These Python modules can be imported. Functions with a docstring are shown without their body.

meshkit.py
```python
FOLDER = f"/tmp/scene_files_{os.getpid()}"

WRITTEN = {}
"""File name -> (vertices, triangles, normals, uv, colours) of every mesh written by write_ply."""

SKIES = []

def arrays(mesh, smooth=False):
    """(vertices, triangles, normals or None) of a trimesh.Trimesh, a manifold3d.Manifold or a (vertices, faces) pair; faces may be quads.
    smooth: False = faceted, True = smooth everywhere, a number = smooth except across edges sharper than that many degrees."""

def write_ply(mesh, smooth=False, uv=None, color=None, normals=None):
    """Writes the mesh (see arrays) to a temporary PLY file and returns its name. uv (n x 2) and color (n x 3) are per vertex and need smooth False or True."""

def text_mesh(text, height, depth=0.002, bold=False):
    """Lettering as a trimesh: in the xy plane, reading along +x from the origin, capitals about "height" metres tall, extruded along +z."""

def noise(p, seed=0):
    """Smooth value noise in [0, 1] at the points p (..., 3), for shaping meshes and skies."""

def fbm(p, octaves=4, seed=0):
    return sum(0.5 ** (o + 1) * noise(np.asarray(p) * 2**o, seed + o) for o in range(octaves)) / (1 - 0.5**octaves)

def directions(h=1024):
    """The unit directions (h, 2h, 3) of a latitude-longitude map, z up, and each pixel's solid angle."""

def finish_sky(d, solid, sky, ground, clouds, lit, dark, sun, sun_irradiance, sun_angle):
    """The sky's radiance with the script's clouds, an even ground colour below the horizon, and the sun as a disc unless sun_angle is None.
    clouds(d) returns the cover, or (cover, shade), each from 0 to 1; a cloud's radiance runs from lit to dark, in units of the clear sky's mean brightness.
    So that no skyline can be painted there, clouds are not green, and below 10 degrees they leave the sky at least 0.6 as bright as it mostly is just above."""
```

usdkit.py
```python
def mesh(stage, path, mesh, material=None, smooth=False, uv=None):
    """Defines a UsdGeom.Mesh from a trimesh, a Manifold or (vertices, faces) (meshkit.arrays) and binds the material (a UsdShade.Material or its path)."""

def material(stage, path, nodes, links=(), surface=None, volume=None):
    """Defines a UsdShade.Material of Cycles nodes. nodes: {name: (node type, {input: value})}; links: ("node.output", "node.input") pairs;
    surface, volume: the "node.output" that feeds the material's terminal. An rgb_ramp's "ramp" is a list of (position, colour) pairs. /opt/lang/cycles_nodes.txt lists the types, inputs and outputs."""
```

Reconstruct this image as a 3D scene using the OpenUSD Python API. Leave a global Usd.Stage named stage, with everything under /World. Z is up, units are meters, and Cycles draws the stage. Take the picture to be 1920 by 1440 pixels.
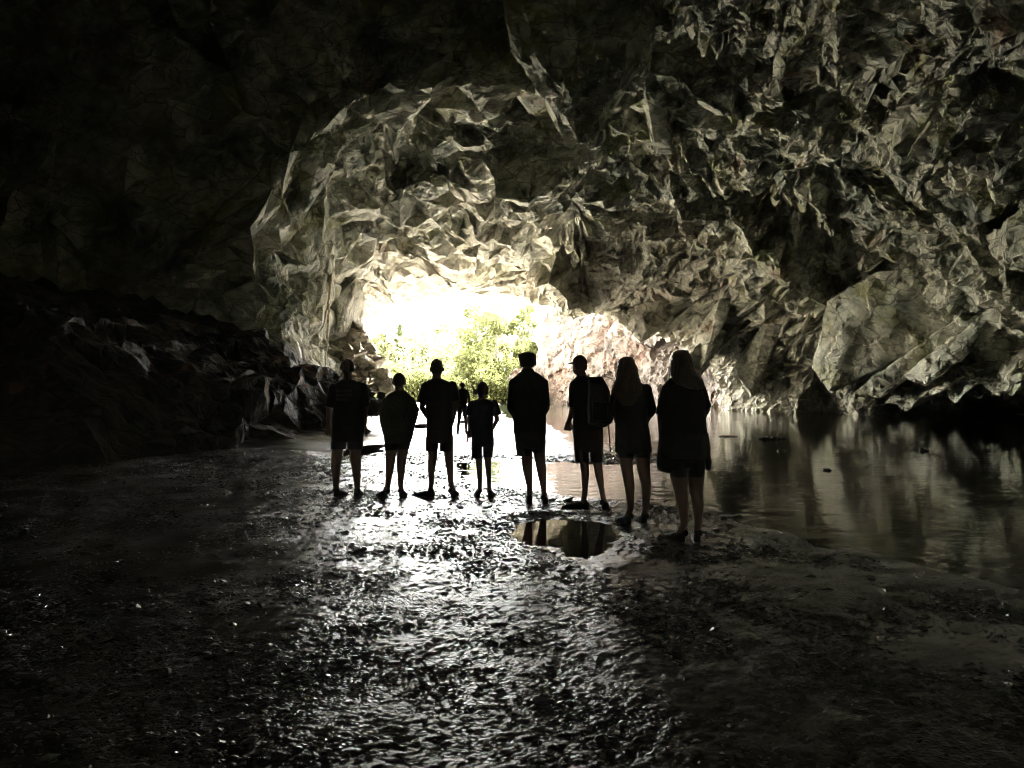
import math, random
import numpy as np, trimesh, manifold3d as m3
import usdkit, meshkit
from scipy.spatial import cKDTree
from shapely.geometry import Polygon, Point
import shapely
from pxr import Usd, UsdGeom, UsdLux, UsdShade, Gf, Sdf, Vt

rng = np.random.default_rng(7)
random.seed(7)
stage = Usd.Stage.CreateInMemory()
UsdGeom.SetStageUpAxis(stage, 'Z'); UsdGeom.SetStageMetersPerUnit(stage, 1.0)
UsdGeom.Xform.Define(stage, '/World'); UsdGeom.Scope.Define(stage, '/World/Looks')

# ------------------------------------------------------------------ camera, sky, sun, exposure
CAM_H = 1.40
F = 1371.0                       # focal length in photo pixels (1920 wide)
cam = UsdGeom.Camera.Define(stage, '/World/camera')
cam.CreateHorizontalApertureAttr(36.0); cam.CreateVerticalApertureAttr(27.0)
cam.CreateFocalLengthAttr(36.0 * F / 1920.0)
cam.CreateClippingRangeAttr(Gf.Vec2f(0.05, 100000.0))
cam.CreateExposureAttr(6.35)
cam.AddTranslateOp().Set(Gf.Vec3d(0, 0, CAM_H)); cam.AddRotateXOp().Set(90.0)

SUN_AZ, SUN_EL = math.radians(48), math.radians(48)      # azimuth from +y towards +x
sd = np.array([math.sin(SUN_AZ) * math.cos(SUN_EL), math.cos(SUN_AZ) * math.cos(SUN_EL), math.sin(SUN_EL)])
sun = UsdLux.DistantLight.Define(stage, '/World/sun')
sun.CreateIntensityAttr(0.8); sun.CreateNormalizeAttr(True); sun.CreateAngleAttr(0.5); sun.CreateColorAttr(Gf.Vec3f(1.0, 0.93, 0.82))
_z = sd; _x = np.cross([0, 0, 1.0], _z); _x /= np.linalg.norm(_x); _y = np.cross(_z, _x)
sun.AddTransformOp().Set(Gf.Matrix4d(*_x, 0, *_y, 0, *_z, 0, 0, 0, 60, 1))

dome = UsdLux.DomeLight.Define(stage, '/World/sky')
sky_mat = usdkit.material(stage, '/World/Looks/sky', {
    'sky': ('sky_texture', {'sky_type': 'single_scattering', 'sun_disc': False, 'sun_elevation': SUN_EL, 'sun_rotation': SUN_AZ, 'aerosol_density': 2.0}),
    'tc': ('texture_coordinate', {}),
    'n': ('noise_texture', {'scale': 2.2, 'detail': 6.0, 'roughness': 0.55}),
    'r': ('rgb_ramp', {'ramp': [(0.30, (0.35, 0.35, 0.35)), (0.60, (0.95, 0.95, 0.95))]}),
    'bw': ('rgb_to_bw', {}),
    'w': ('mix', {'mix_type': 'multiply', 'fac': 1.0, 'color2': (1.75, 1.62, 1.38)}),
    'm': ('mix', {'mix_type': 'mix'}),
    'b': ('background_shader', {'strength': 0.15})},
    [('tc.generated', 'n.vector'), ('n.fac', 'r.fac'), ('sky.color', 'bw.color'), ('bw.val', 'w.color1'), ('r.color', 'm.fac'), ('sky.color', 'm.color1'), ('w.color', 'm.color2'), ('m.color', 'b.color')],
    surface='b.background')
UsdShade.MaterialBindingAPI.Apply(dome.GetPrim()).Bind(sky_mat)
dome.GetPrim().SetCustomDataByKey('kind', 'structure')

# ------------------------------------------------------------------ helpers
used = {}
def numbered(parent, name):
    k = (parent, name); n = used.get(k, 0); used[k] = n + 1
    return f'{parent}/{name}' + (f'_{n:03d}' if n else '')
def tag(p, label=None, cat=None, group=None, kind=None):
    p = p.GetPrim() if hasattr(p, 'GetPrim') else p
    for k, v in (('label', label), ('category', cat), ('group', group), ('kind', kind)):
        if v: p.SetCustomDataByKey(k, v)
    return p
def thing(name, label=None, cat=None, loc=(0, 0, 0), rotz=0.0, group=None, kind=None):
    x = UsdGeom.Xform.Define(stage, numbered('/World', name))
    x.AddTranslateOp().Set(Gf.Vec3d(*map(float, loc))); x.AddRotateZOp().Set(float(rotz))
    return tag(x, label, cat, group, kind)
def obj(name, mesh, mat, parent=None, smooth=False, **kw):
    pp = '/World' if parent is None else str(parent.GetPath())
    m = usdkit.mesh(stage, numbered(pp, name), mesh, mat, smooth)
    return tag(m, **kw)
def tmesh(man):
    m = man.to_mesh(); return trimesh.Trimesh(m.vert_properties[:, :3], m.tri_verts, process=False)
def hullp(pts): return m3.Manifold.hull_points(np.asarray(pts, float))
def union(l): return m3.Manifold.batch_boolean(l, m3.OpType.Add)
def pix(px, py, d): return np.array([(px - 960) / F * d, d, CAM_H - (py - 720) / F * d])
def ss(a, b, x): t = np.clip((x - a) / (b - a), 0, 1); return t * t * (3 - 2 * t)

# ------------------------------------------------------------------ materials
def rock_material(name, cols, rust=(0.30, 0.15, 0.06), rust_at=(0.60, 0.72), moss=None, scale=1.0, bump=0.9, rough=0.72, dry=None):
    """Slate: three tones in patches, streaks along the cleavage, rust and moss stains, fine relief."""
    nodes = {
        'g': ('geometry', {}),
        'map': ('mapping', {'rotation': (0.6, 0.35, 0.4), 'scale': (0.7 * scale, 1.1 * scale, 1.1 * scale)}),
        'n1': ('noise_texture', {'scale': 0.55 * scale, 'detail': 6.0, 'roughness': 0.62}),
        'r1': ('rgb_ramp', {'ramp': [(0.34, cols[0]), (0.47, cols[1]), (0.56, cols[2]), (0.68, cols[1])]}),
        'n2': ('noise_texture', {'scale': 2.6, 'detail': 8.0, 'roughness': 0.7, 'distortion': 0.2}),
        'r2': ('rgb_ramp', {'ramp': [(0.25, (0.45, 0.45, 0.45)), (0.5, (0.95, 0.95, 0.95)), (0.72, (1.35, 1.32, 1.25))]}),
        'mul': ('mix', {'mix_type': 'multiply', 'fac': 1.0}),
        'n3': ('noise_texture', {'scale': 0.33 * scale, 'detail': 5.0, 'roughness': 0.6, 'distortion': 0.4}),
        'r3': ('rgb_ramp', {'ramp': [(rust_at[0], (0, 0, 0)), (rust_at[1], (0.8, 0.8, 0.8))]}),
        'mr': ('mix', {'color2': rust}),
        'nb': ('noise_texture', {'scale': 6.0, 'detail': 10.0, 'roughness': 0.7}),
        'nb2': ('noise_texture', {'scale': 28.0, 'detail': 4.0, 'roughness': 0.6}),
        'hb': ('mix', {'mix_type': 'add', 'fac': 0.25}),
        'cw': ('mix', {'mix_type': 'add', 'fac': 0.35}), 'cn': ('noise_texture', {'scale': 1.6, 'detail': 4.0}), 'cm': ('mapping', {'rotation': (0.6, 0.35, 0.4), 'scale': (0.55, 1.2, 1.2)}),
        'cv': ('voronoi_texture', {'feature': 'distance_to_edge', 'scale': 1.5}), 'cv2': ('voronoi_texture', {'feature': 'distance_to_edge', 'scale': 5.5}),
        'cr': ('rgb_ramp', {'ramp': [(0.0, (0.30, 0.29, 0.27)), (0.035, (1, 1, 1))]}), 'cr2': ('rgb_ramp', {'ramp': [(0.0, (0.55, 0.54, 0.52)), (0.05, (1, 1, 1))]}),
        'ck': ('mix', {'mix_type': 'multiply', 'fac': 0.65}), 'ck2': ('mix', {'mix_type': 'multiply', 'fac': 0.3}), 'hc': ('mix', {'mix_type': 'multiply', 'fac': 0.6}),
        'b': ('bump', {'strength': bump, 'distance': 0.16}),
        'p': ('principled_bsdf', {'roughness': rough, 'specular_ior_level': 0.35})}
    links = [('g.position', 'map.vector'), ('g.position', 'n1.vector'), ('n1.fac', 'r1.fac'), ('map.vector', 'n2.vector'), ('n2.fac', 'r2.fac'),
             ('r1.color', 'mul.color1'), ('r2.color', 'mul.color2'), ('g.position', 'n3.vector'), ('n3.fac', 'r3.fac'), ('r3.color', 'mr.fac'), ('mul.color', 'mr.color1'),
             ('map.vector', 'nb.vector'), ('g.position', 'nb2.vector'), ('nb.fac', 'hb.color1'), ('nb2.fac', 'hb.color2'), ('hb.color', 'hc.color1'), ('cr.color', 'hc.color2'), ('hc.color', 'b.height'), ('b.normal', 'p.normal'),
             ('g.position', 'cm.vector'), ('cm.vector', 'cn.vector'), ('cm.vector', 'cw.color1'), ('cn.color', 'cw.color2'), ('cw.color', 'cv.vector'), ('cw.color', 'cv2.vector'), ('cv.distance', 'cr.fac'), ('cv2.distance', 'cr2.fac'),
             ('mr.color', 'ck.color1'), ('cr.color', 'ck.color2'), ('ck.color', 'ck2.color1'), ('cr2.color', 'ck2.color2')]
    last = 'ck2.color'
    if moss:
        nodes.update({'nm': ('noise_texture', {'scale': 0.5, 'detail': 6.0, 'roughness': 0.65}), 'rm': ('rgb_ramp', {'ramp': [(0.53, (0, 0, 0)), (0.63, (0.75, 0.75, 0.75))]}),
                      'om': ('vector_math', {'math_type': 'add', 'vector2': (17.3, 5.1, 9.7)}), 'mm': ('mix', {'color2': moss})})
        links += [('g.position', 'om.vector1'), ('om.vector', 'nm.vector'), ('nm.fac', 'rm.fac'), ('rm.color', 'mm.fac'), (last, 'mm.color1')]
        last = 'mm.color'
    if dry:          # tan tone towards the mouth, darkened so the strong daylight there clips less
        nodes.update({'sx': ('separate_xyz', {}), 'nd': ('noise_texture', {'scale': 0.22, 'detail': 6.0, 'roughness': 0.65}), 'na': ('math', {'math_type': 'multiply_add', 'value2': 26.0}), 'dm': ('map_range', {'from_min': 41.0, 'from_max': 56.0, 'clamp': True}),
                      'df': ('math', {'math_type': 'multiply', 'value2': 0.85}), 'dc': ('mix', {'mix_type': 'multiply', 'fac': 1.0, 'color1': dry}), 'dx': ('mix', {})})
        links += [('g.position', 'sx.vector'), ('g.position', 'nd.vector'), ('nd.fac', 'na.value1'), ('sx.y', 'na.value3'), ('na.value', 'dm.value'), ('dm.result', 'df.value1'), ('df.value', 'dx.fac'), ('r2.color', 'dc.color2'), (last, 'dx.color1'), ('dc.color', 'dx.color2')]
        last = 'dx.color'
    links.append((last, 'p.base_color'))
    return usdkit.material(stage, '/World/Looks/' + name, nodes, links, surface='p.BSDF')
M = {}
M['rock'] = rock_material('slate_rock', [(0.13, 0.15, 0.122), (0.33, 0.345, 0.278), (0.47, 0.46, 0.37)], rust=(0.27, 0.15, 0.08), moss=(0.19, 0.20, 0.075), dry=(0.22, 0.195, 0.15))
M['cliff'] = rock_material('sunlit_cliff_rock', [(0.045, 0.037, 0.033), (0.078, 0.064, 0.056), (0.115, 0.097, 0.086)], rust=(0.105, 0.053, 0.034), rust_at=(0.5, 0.7))
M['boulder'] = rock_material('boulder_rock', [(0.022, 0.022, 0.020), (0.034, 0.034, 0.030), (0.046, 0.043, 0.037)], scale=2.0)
M['rubble'] = rock_material('rubble_rock', [(0.18, 0.165, 0.13), (0.26, 0.235, 0.185), (0.34, 0.30, 0.24)], scale=2.0, rust=(0.42, 0.27, 0.17))
def plain(name, col, rough=0.6, spec=0.5, noise=0.0, scale=30.0, bump=0.0):
    if not noise and not bump:
        return usdkit.material(stage, '/World/Looks/' + name, {'p': ('principled_bsdf', {'base_color': col, 'roughness': rough, 'specular_ior_level': spec})}, surface='p.BSDF')
    c = np.array(col)
    return usdkit.material(stage, '/World/Looks/' + name, {'t': ('texture_coordinate', {}), 'n': ('noise_texture', {'scale': scale, 'detail': 5.0}),
        'r': ('rgb_ramp', {'ramp': [(0.3, tuple(c * (1 - noise))), (0.7, tuple(c * (1 + noise)))]}), 'b': ('bump', {'strength': bump, 'distance': 0.02}),
        'p': ('principled_bsdf', {'roughness': rough, 'specular_ior_level': spec, 'sheen_weight': 0.5 if name.startswith(('cloth', 'skin')) or 'hair' in name else 0.0, 'sheen_roughness': 0.35})},
        [('t.object', 'n.vector'), ('n.fac', 'r.fac'), ('r.color', 'p.base_color'), ('n.fac', 'b.height'), ('b.normal', 'p.normal')], surface='p.BSDF')
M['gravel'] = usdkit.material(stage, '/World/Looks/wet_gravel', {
    'g': ('geometry', {}), 'n': ('noise_texture', {'scale': 1.3, 'detail': 8.0, 'roughness': 0.65}), 'r': ('rgb_ramp', {'ramp': [(0.3, (0.022, 0.021, 0.019)), (0.7, (0.055, 0.052, 0.047))]}),
    'v': ('voronoi_texture', {'scale': 55.0}), 'vr': ('rgb_ramp', {'ramp': [(0.0, (0.55, 0.55, 0.55)), (1.0, (1.3, 1.3, 1.28))]}), 'bw': ('rgb_to_bw', {}), 'mul': ('mix', {'mix_type': 'multiply', 'fac': 1.0}),
    'nr': ('noise_texture', {'scale': 0.8, 'detail': 4.0}), 'rr': ('rgb_ramp', {'ramp': [(0.35, (0.15, 0.15, 0.15)), (0.65, (0.28, 0.28, 0.28))]}),
    'nb': ('noise_texture', {'scale': 90.0, 'detail': 5.0, 'roughness': 0.65}), 'b1': ('bump', {'strength': 0.7, 'distance': 0.010, 'invert': True}), 'b2': ('bump', {'strength': 0.45, 'distance': 0.006}),
    'ns': ('noise_texture', {'scale': 0.9, 'detail': 5.0, 'roughness': 0.6, 'distortion': 0.5}), 'ms': ('map_range', {'from_min': 0.40, 'from_max': 0.60, 'to_min': 0.12, 'to_max': 0.85, 'clamp': True}),
    'sx': ('separate_xyz', {}), 'nd': ('noise_texture', {'scale': 0.35, 'detail': 5.0}), 'na': ('math', {'math_type': 'multiply_add', 'value2': 14.0}), 'dry': ('map_range', {'from_min': 38.0, 'from_max': 48.0, 'clamp': True}),  # drier and paler towards the mouth, albedo raised to bounce daylight inside
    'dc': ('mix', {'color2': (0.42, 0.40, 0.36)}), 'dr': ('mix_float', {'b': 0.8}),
    'p': ('principled_bsdf', {'specular_ior_level': 0.6})},
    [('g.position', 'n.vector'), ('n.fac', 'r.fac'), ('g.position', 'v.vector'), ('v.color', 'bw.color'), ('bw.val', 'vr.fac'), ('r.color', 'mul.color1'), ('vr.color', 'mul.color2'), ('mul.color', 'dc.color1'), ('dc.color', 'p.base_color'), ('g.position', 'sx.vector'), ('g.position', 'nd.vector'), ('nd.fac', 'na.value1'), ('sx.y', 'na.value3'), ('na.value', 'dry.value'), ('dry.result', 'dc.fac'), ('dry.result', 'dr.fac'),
     ('g.position', 'nr.vector'), ('nr.fac', 'rr.fac'), ('rr.color', 'dr.a'), ('dr.result', 'p.roughness'), ('g.position', 'nb.vector'), ('v.distance', 'b1.height'), ('g.position', 'ns.vector'), ('ns.fac', 'ms.value'), ('ms.result', 'b1.strength'), ('nb.fac', 'b2.height'), ('b1.normal', 'b2.normal'), ('b2.normal', 'p.normal')], surface='p.BSDF')
def water_material(name, ripple, scale, tint=(0.12, 0.14, 0.11)):
    return usdkit.material(stage, '/World/Looks/' + name, {
        'g': ('geometry', {}), 'm': ('mapping', {'scale': (0.8, 1.6, 1.0)}), 'n': ('noise_texture', {'scale': scale, 'detail': 3.0, 'roughness': 0.5, 'distortion': 0.3}), 'b': ('bump', {'strength': ripple, 'distance': 0.03}),
        'f': ('fresnel', {'IOR': 1.33}), 't': ('transparent_bsdf', {'color': tint}), 'gl': ('glossy_bsdf', {'color': (1, 1, 1), 'roughness': 0.02}), 'x': ('mix_closure', {})},
        [('g.position', 'm.vector'), ('m.vector', 'n.vector'), ('n.fac', 'b.height'), ('b.normal', 'gl.normal'), ('f.fac', 'x.fac'), ('t.BSDF', 'x.closure1'), ('gl.BSDF', 'x.closure2')], surface='x.closure')
M['pool'] = water_material('pool_water', 0.22, 2.6)
M['puddle'] = water_material('puddle_water', 0.02, 3.0, (0.16, 0.16, 0.14))
def leaf_material(name, a, b):
    return usdkit.material(stage, '/World/Looks/' + name, {
        'g': ('geometry', {}), 'r': ('rgb_ramp', {'ramp': [(0.0, a), (1.0, b)]}), 'd': ('diffuse_bsdf', {}), 't': ('translucent_bsdf', {}), 'x': ('mix_closure', {'fac': 0.28})},
        [('g.random_per_island', 'r.fac'), ('r.color', 'd.color'), ('r.color', 't.color'), ('d.BSDF', 'x.closure1'), ('t.BSDF', 'x.closure2')], surface='x.closure')
M['leaf'] = leaf_material('fresh_leaves', (0.055, 0.062, 0.026), (0.125, 0.132, 0.055))
M['leaf_pale'] = leaf_material('pale_leaves', (0.085, 0.094, 0.050), (0.17, 0.178, 0.10))
M['conifer'] = leaf_material('conifer_needles', (0.060, 0.070, 0.038), (0.12, 0.13, 0.07))
M['bark'] = plain('bark', (0.12, 0.10, 0.08), 0.85, 0.2, 0.4, 8.0, 0.6)

# ------------------------------------------------------------------ water outlines and ground relief
POOL_Z, PUD_Z = -0.10, -0.045
def gp(px, py, z): d = (CAM_H - z) * F / (py - 720); return ((px - 960) / F * d, d)
pool_pts = [gp(*p, POOL_Z) for p in [(846, 897), (842, 880), (862, 869), (920, 862), (1000, 862), (1080, 868), (1180, 872), (1238, 866), (1262, 845), (1240, 828), (1160, 832), (1085, 829), (1050, 812), (1035, 797), (985, 790), (945, 783), (930, 770)]]
pool_pts += [(-1.5, 47), (-0.5, 64), (30, 64), (30, 20), (22, 6)]
pool_pts += [gp(*p, POOL_Z) for p in [(1920, 1130), (1720, 1080), (1570, 1038), (1460, 1000), (1340, 968), (1235, 938), (1150, 940), (1050, 934), (990, 922), (920, 913), (880, 908)]]
pool_poly = Polygon(pool_pts).buffer(0.12).buffer(-0.12)
pud_poly = Polygon([gp(*p, PUD_Z) for p in [(962, 1004), (985, 982), (1040, 974), (1110, 975), (1158, 985), (1165, 1008), (1150, 1036), (1105, 1052), (1060, 1046), (1030, 1030), (985, 1022)]]).buffer(0.05)
pud2_poly = Polygon([gp(*p, -0.08) for p in [(560, 846), (640, 836), (722, 832), (728, 845), (690, 856), (610, 862)]])
def sdist(poly, x, y):
    p = shapely.points(x, y); d = shapely.distance(p, poly.exterior)
    return np.where(shapely.contains_xy(poly, x, y), -d, d)
def ground_base(x, y):
    """Ground height without its fine relief."""
    x, y = np.asarray(x, float), np.asarray(y, float)
    wob = (meshkit.fbm(np.stack([x * 0.9, y * 0.9, x * 0], -1), 4, 3) - 0.5) * 2
    land = -0.005 - 0.055 * ss(10, 20, y) + 0.014 * wob
    z = land
    for poly, lev, depth, reach in ((pool_poly, POOL_Z, 0.6, 2.4), (pud_poly, PUD_Z, 0.04, 0.35), (pud2_poly, -0.08, 0.03, 0.6)):
        x0, y0, x1, y1 = poly.bounds; near = (x > x0 - 4) & (x < x1 + 4) & (y > y0 - 4) & (y < y1 + 4)
        s = np.full(x.shape, 9.0); s[near] = sdist(poly, x[near], y[near])
        s = s + 0.55 * wob * (0.3 if lev > POOL_Z else 1.0) * np.clip(1 - np.abs(s) / 2.5, 0, 1)
        out = lev + 0.006 + (land - lev - 0.006) * ss(0, reach, s)
        z = np.where(s > 0, np.where(s < reach, out, z), lev + np.maximum(-depth, s * 0.07) + 0.006 * np.exp(s * 8))
    heap = ss(-4.6, -8.5, x + 0.25 * (y - 24) * (y < 24)) * ss(12, 22, y) * (1 - ss(30, 36, y))          # scree against the left wall
    return z + 0.35 * heap * (0.6 + 0.8 * meshkit.fbm(np.stack([x * 0.5, y * 0.5, x * 0 + 3], -1), 3, 9))

def make_ground():
    ys = [-150.0, -60, -30, -15.0, -10, -6, -3, -1, 0.2]; y = 1.0
    while y < 62: ys.append(y); y += max(0.013, y * 0.0046)
    while y < 420: ys.append(y); y *= 1.25
    us = np.concatenate([[-2.2, -1.7, -1.4], np.linspace(-1.15, 1.15, 620), [1.4, 1.7, 2.2]])
    Y, U = np.meshgrid(np.array(ys), us, indexing='ij'); X = U * (np.abs(Y) * 0.72 + 2.2)
    x, y = X.ravel(), Y.ravel()
    z = ground_base(x, y)
    near = (np.abs(x) < 30) & (y > -5) & (y < 62)
    p = np.stack([x, y, np.zeros_like(x)], -1)[near]
    rel = 0.024 * (meshkit.fbm(p * 2.3, 3, 11) - 0.5) + 0.004 * (meshkit.noise(p * 14, 5) - 0.5) + 0.010 * np.maximum(meshkit.noise(p * 31, 6) - 0.45, 0) + 0.012 * np.maximum(meshkit.noise(p * 55, 7) - 0.5, 0)
    z[near] += rel
    n0, n1 = Y.shape
    i = np.arange(n0 * n1).reshape(n0, n1)
    q = np.stack([i[:-1, :-1], i[:-1, 1:], i[1:, 1:], i[1:, :-1]], -1).reshape(-1, 4)
    return np.stack([x, y, z], -1), q
gv, gf = make_ground()
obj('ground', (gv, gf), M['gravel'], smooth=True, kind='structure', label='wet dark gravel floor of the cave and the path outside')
def sheet(poly, z):
    v, f = trimesh.creation.triangulate_polygon(poly, engine='earcut')
    return np.c_[v, np.full(len(v), z)], np.asarray(f)
obj('pool_water', sheet(pool_poly.buffer(0.6), POOL_Z), M['pool'], kind='structure', label='still dark pool along the right wall of the cave')
obj('puddle', sheet(pud_poly.buffer(0.3), PUD_Z), M['puddle'], kind='structure', label='shallow puddle in the gravel in front of the group')
obj('puddle', sheet(pud2_poly.buffer(0.3), -0.08), M['puddle'], kind='structure', label='thin wet puddle behind the woman at the left end')

# ------------------------------------------------------------------ the cave: solid rock minus cavity, split finely and fractured
def section(y, pts): return [(x, y, z) for x, z in pts]
ARCH = [(-7.3, -2), (-8.7, 3.5), (-9.0, 6.6), (-7.7, 9.4), (-4.2, 11.9), (0, 12.0), (5, 12.2), (11, 10.0), (16, 6.5), (18.8, 2.5), (18.8, -2)]
MID = [(-8.2, -2), (-8.8, 3), (-8.4, 6.5), (-6.6, 8.9), (-2, 10.0), (3, 9.9), (10.5, 8.6), (15.6, 5.2), (17.2, 1.9), (17.2, -2)]
LIP = [(-7.6, -2), (-8.4, 2.5), (-8.3, 4.7), (-6.7, 5.8), (-3.2, 6.7), (1.2, 6.1), (4.8, 5.5), (8.6, 4.3), (11.6, 2.0), (12.2, -2)]
cav = [hullp(section(24.5, ARCH) + section(26, ARCH)), hullp(section(26, ARCH) + section(34, MID)), hullp(section(34, MID) + section(42, LIP)), hullp(section(42, LIP) + section(47, [(-12, -2), (-12, 5), (-6.7, 8), (0, 8), (8.6, 6), (13.5, 4), (14, -2)]))]
NEAR = [(-24, -2), (-24, 12), (-14, 15.5), (0, 15.5), (5, 13.2), (11, 10.6), (16, 7.0), (19.0, 2.5), (19.0, -2)]
cav.append(hullp(section(25.2, NEAR) + section(8, [(-20, -2), (-20, 9), (-8, 13), (4, 12), (12, 8), (17, 4), (17.5, -2)])))
cav.append(hullp(section(8, [(-20, -2), (-20, 9), (-8, 13), (4, 12), (12, 8), (17, 4), (17.5, -2)]) + section(-9, [(-8, -2), (-8, 5), (0, 6), (8, 5), (9, -2)])))
# added unseen tunnel and opening behind the camera, letting in fill light
cav.append(hullp(section(-8, [(-8, -2), (-8, 4.8), (0, 5.8), (8, 4.8), (8.6, -2)]) + section(-72, [(-3.2, -2), (-3.2, 2.6), (0, 3.9), (3.2, 2.6), (3.2, -2)])))
rockm = m3.Manifold.cube([90, 114.5, 30]).translate([-45, -70, -3]) - union(cav)
ADD = [hullp([pix(975, -60, 22), pix(1215, -60, 22), pix(1228, 60, 23), pix(1150, 175, 24), pix(1085, 240, 24.5), pix(1060, 200, 24), pix(990, 60, 23), pix(975, -60, 34), pix(1240, -60, 34), pix(1230, 120, 34), pix(1085, 240, 30)])]
_t = tmesh(rockm); coarse = trimesh.Trimesh(_t.vertices, _t.faces)
def wall_depth(px, py):
    """Distance along +y at which the line of sight through a photo pixel meets the rock."""
    o = np.array([[0, 0, CAM_H]]); dr = np.array([[(px - 960) / F, 1.0, -(py - 720) / F]])
    loc, _, _ = coarse.ray.intersects_location(o, dr, multiple_hits=False)
    return float(loc[0][1]) if len(loc) else 40.0
def ledge(upper, lower, back=5.0):
    """A step of the roof or wall whose broken face looks back into the cave."""
    out, U = [], [pix(*p, wall_depth(*p)) for p in upper]; L = [pix(px, py, u[1] - 0.15) for (px, py), u in zip(lower, U)]
    for i in range(len(U) - 1):
        f4 = np.array([U[i] + [0, 0, .5], U[i + 1] + [0, 0, .5], L[i], L[i + 1]]); out.append(hullp(np.vstack([f4, f4 + [0, back, 0], np.array([U[i], U[i + 1]]) + [0.6, back * .6, 1.0]])))
    return out
LEDGES = [([(1265, 385), (1330, 375), (1400, 380), (1450, 430), (1500, 465), (1555, 520), (1572, 548)], [(1280, 412), (1340, 418), (1392, 432), (1412, 485), (1450, 522), (1520, 560), (1566, 575)]),
    ([(1195, 425), (1260, 425), (1300, 440), (1335, 468)], [(1215, 446), (1262, 452), (1303, 466), (1333, 480)]),
    ([(1715, 440), (1790, 340), (1860, 300), (1935, 262)], [(1745, 452), (1810, 462), (1870, 458), (1945, 440)]),
    ([(1285, 122), (1370, 106), (1455, 112)], [(1290, 158), (1372, 166), (1458, 156)]),
    ([(920, 316), (1000, 300), (1065, 296)], [(942, 366), (1000, 368), (1060, 346)]),
    ([(990, 512), (1038, 474), (1080, 502), (1105, 556)], [(988, 526), (1030, 532), (1064, 572), (1098, 580)]),
    ([(1588, 776), (1640, 738), (1690, 714), (1762, 724), (1850, 764)], [(1590, 800), (1640, 800), (1690, 800), (1762, 800), (1850, 802)]),
    ([(1462, 772), (1486, 705), (1508, 664), (1532, 724), (1548, 772)], [(1464, 790), (1486, 790), (1508, 790), (1532, 790), (1548, 790)]),
    ([(700, 395), (760, 330), (830, 322)], [(706, 408), (764, 350), (832, 340)]), ([(1750, 150), (1830, 140), (1920, 165)], [(1760, 205), (1835, 215), (1920, 225)]), ([(1490, 215), (1560, 190), (1640, 200)], [(1500, 245), (1562, 240), (1640, 235)])]
def niche(poly, deep=10.0):
    """A bay broken out of the side wall; its end face looks back into the cave."""
    d0 = wall_depth(*poly[0]) + 0.3; P = np.array([pix(*p, d0) for p in poly]); return hullp(np.vstack([P, P - [0, deep, 0]]))
NICHES = [[(1712, 452), (1790, 338), (1860, 296), (1990, 240), (1990, 448), (1750, 456)], [(1592, 782), (1640, 736), (1690, 712), (1762, 722), (1850, 766), (1866, 850), (1600, 850)], [(1478, 776), (1500, 700), (1514, 668), (1538, 722), (1558, 764), (1560, 830), (1480, 830)]]
rockm = rockm + union(sum([ledge(u, l) for u, l in LEDGES if u[0][0] not in (1715, 1588, 1462)], []) + ADD) - union([niche(p) for p in NICHES])

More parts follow.
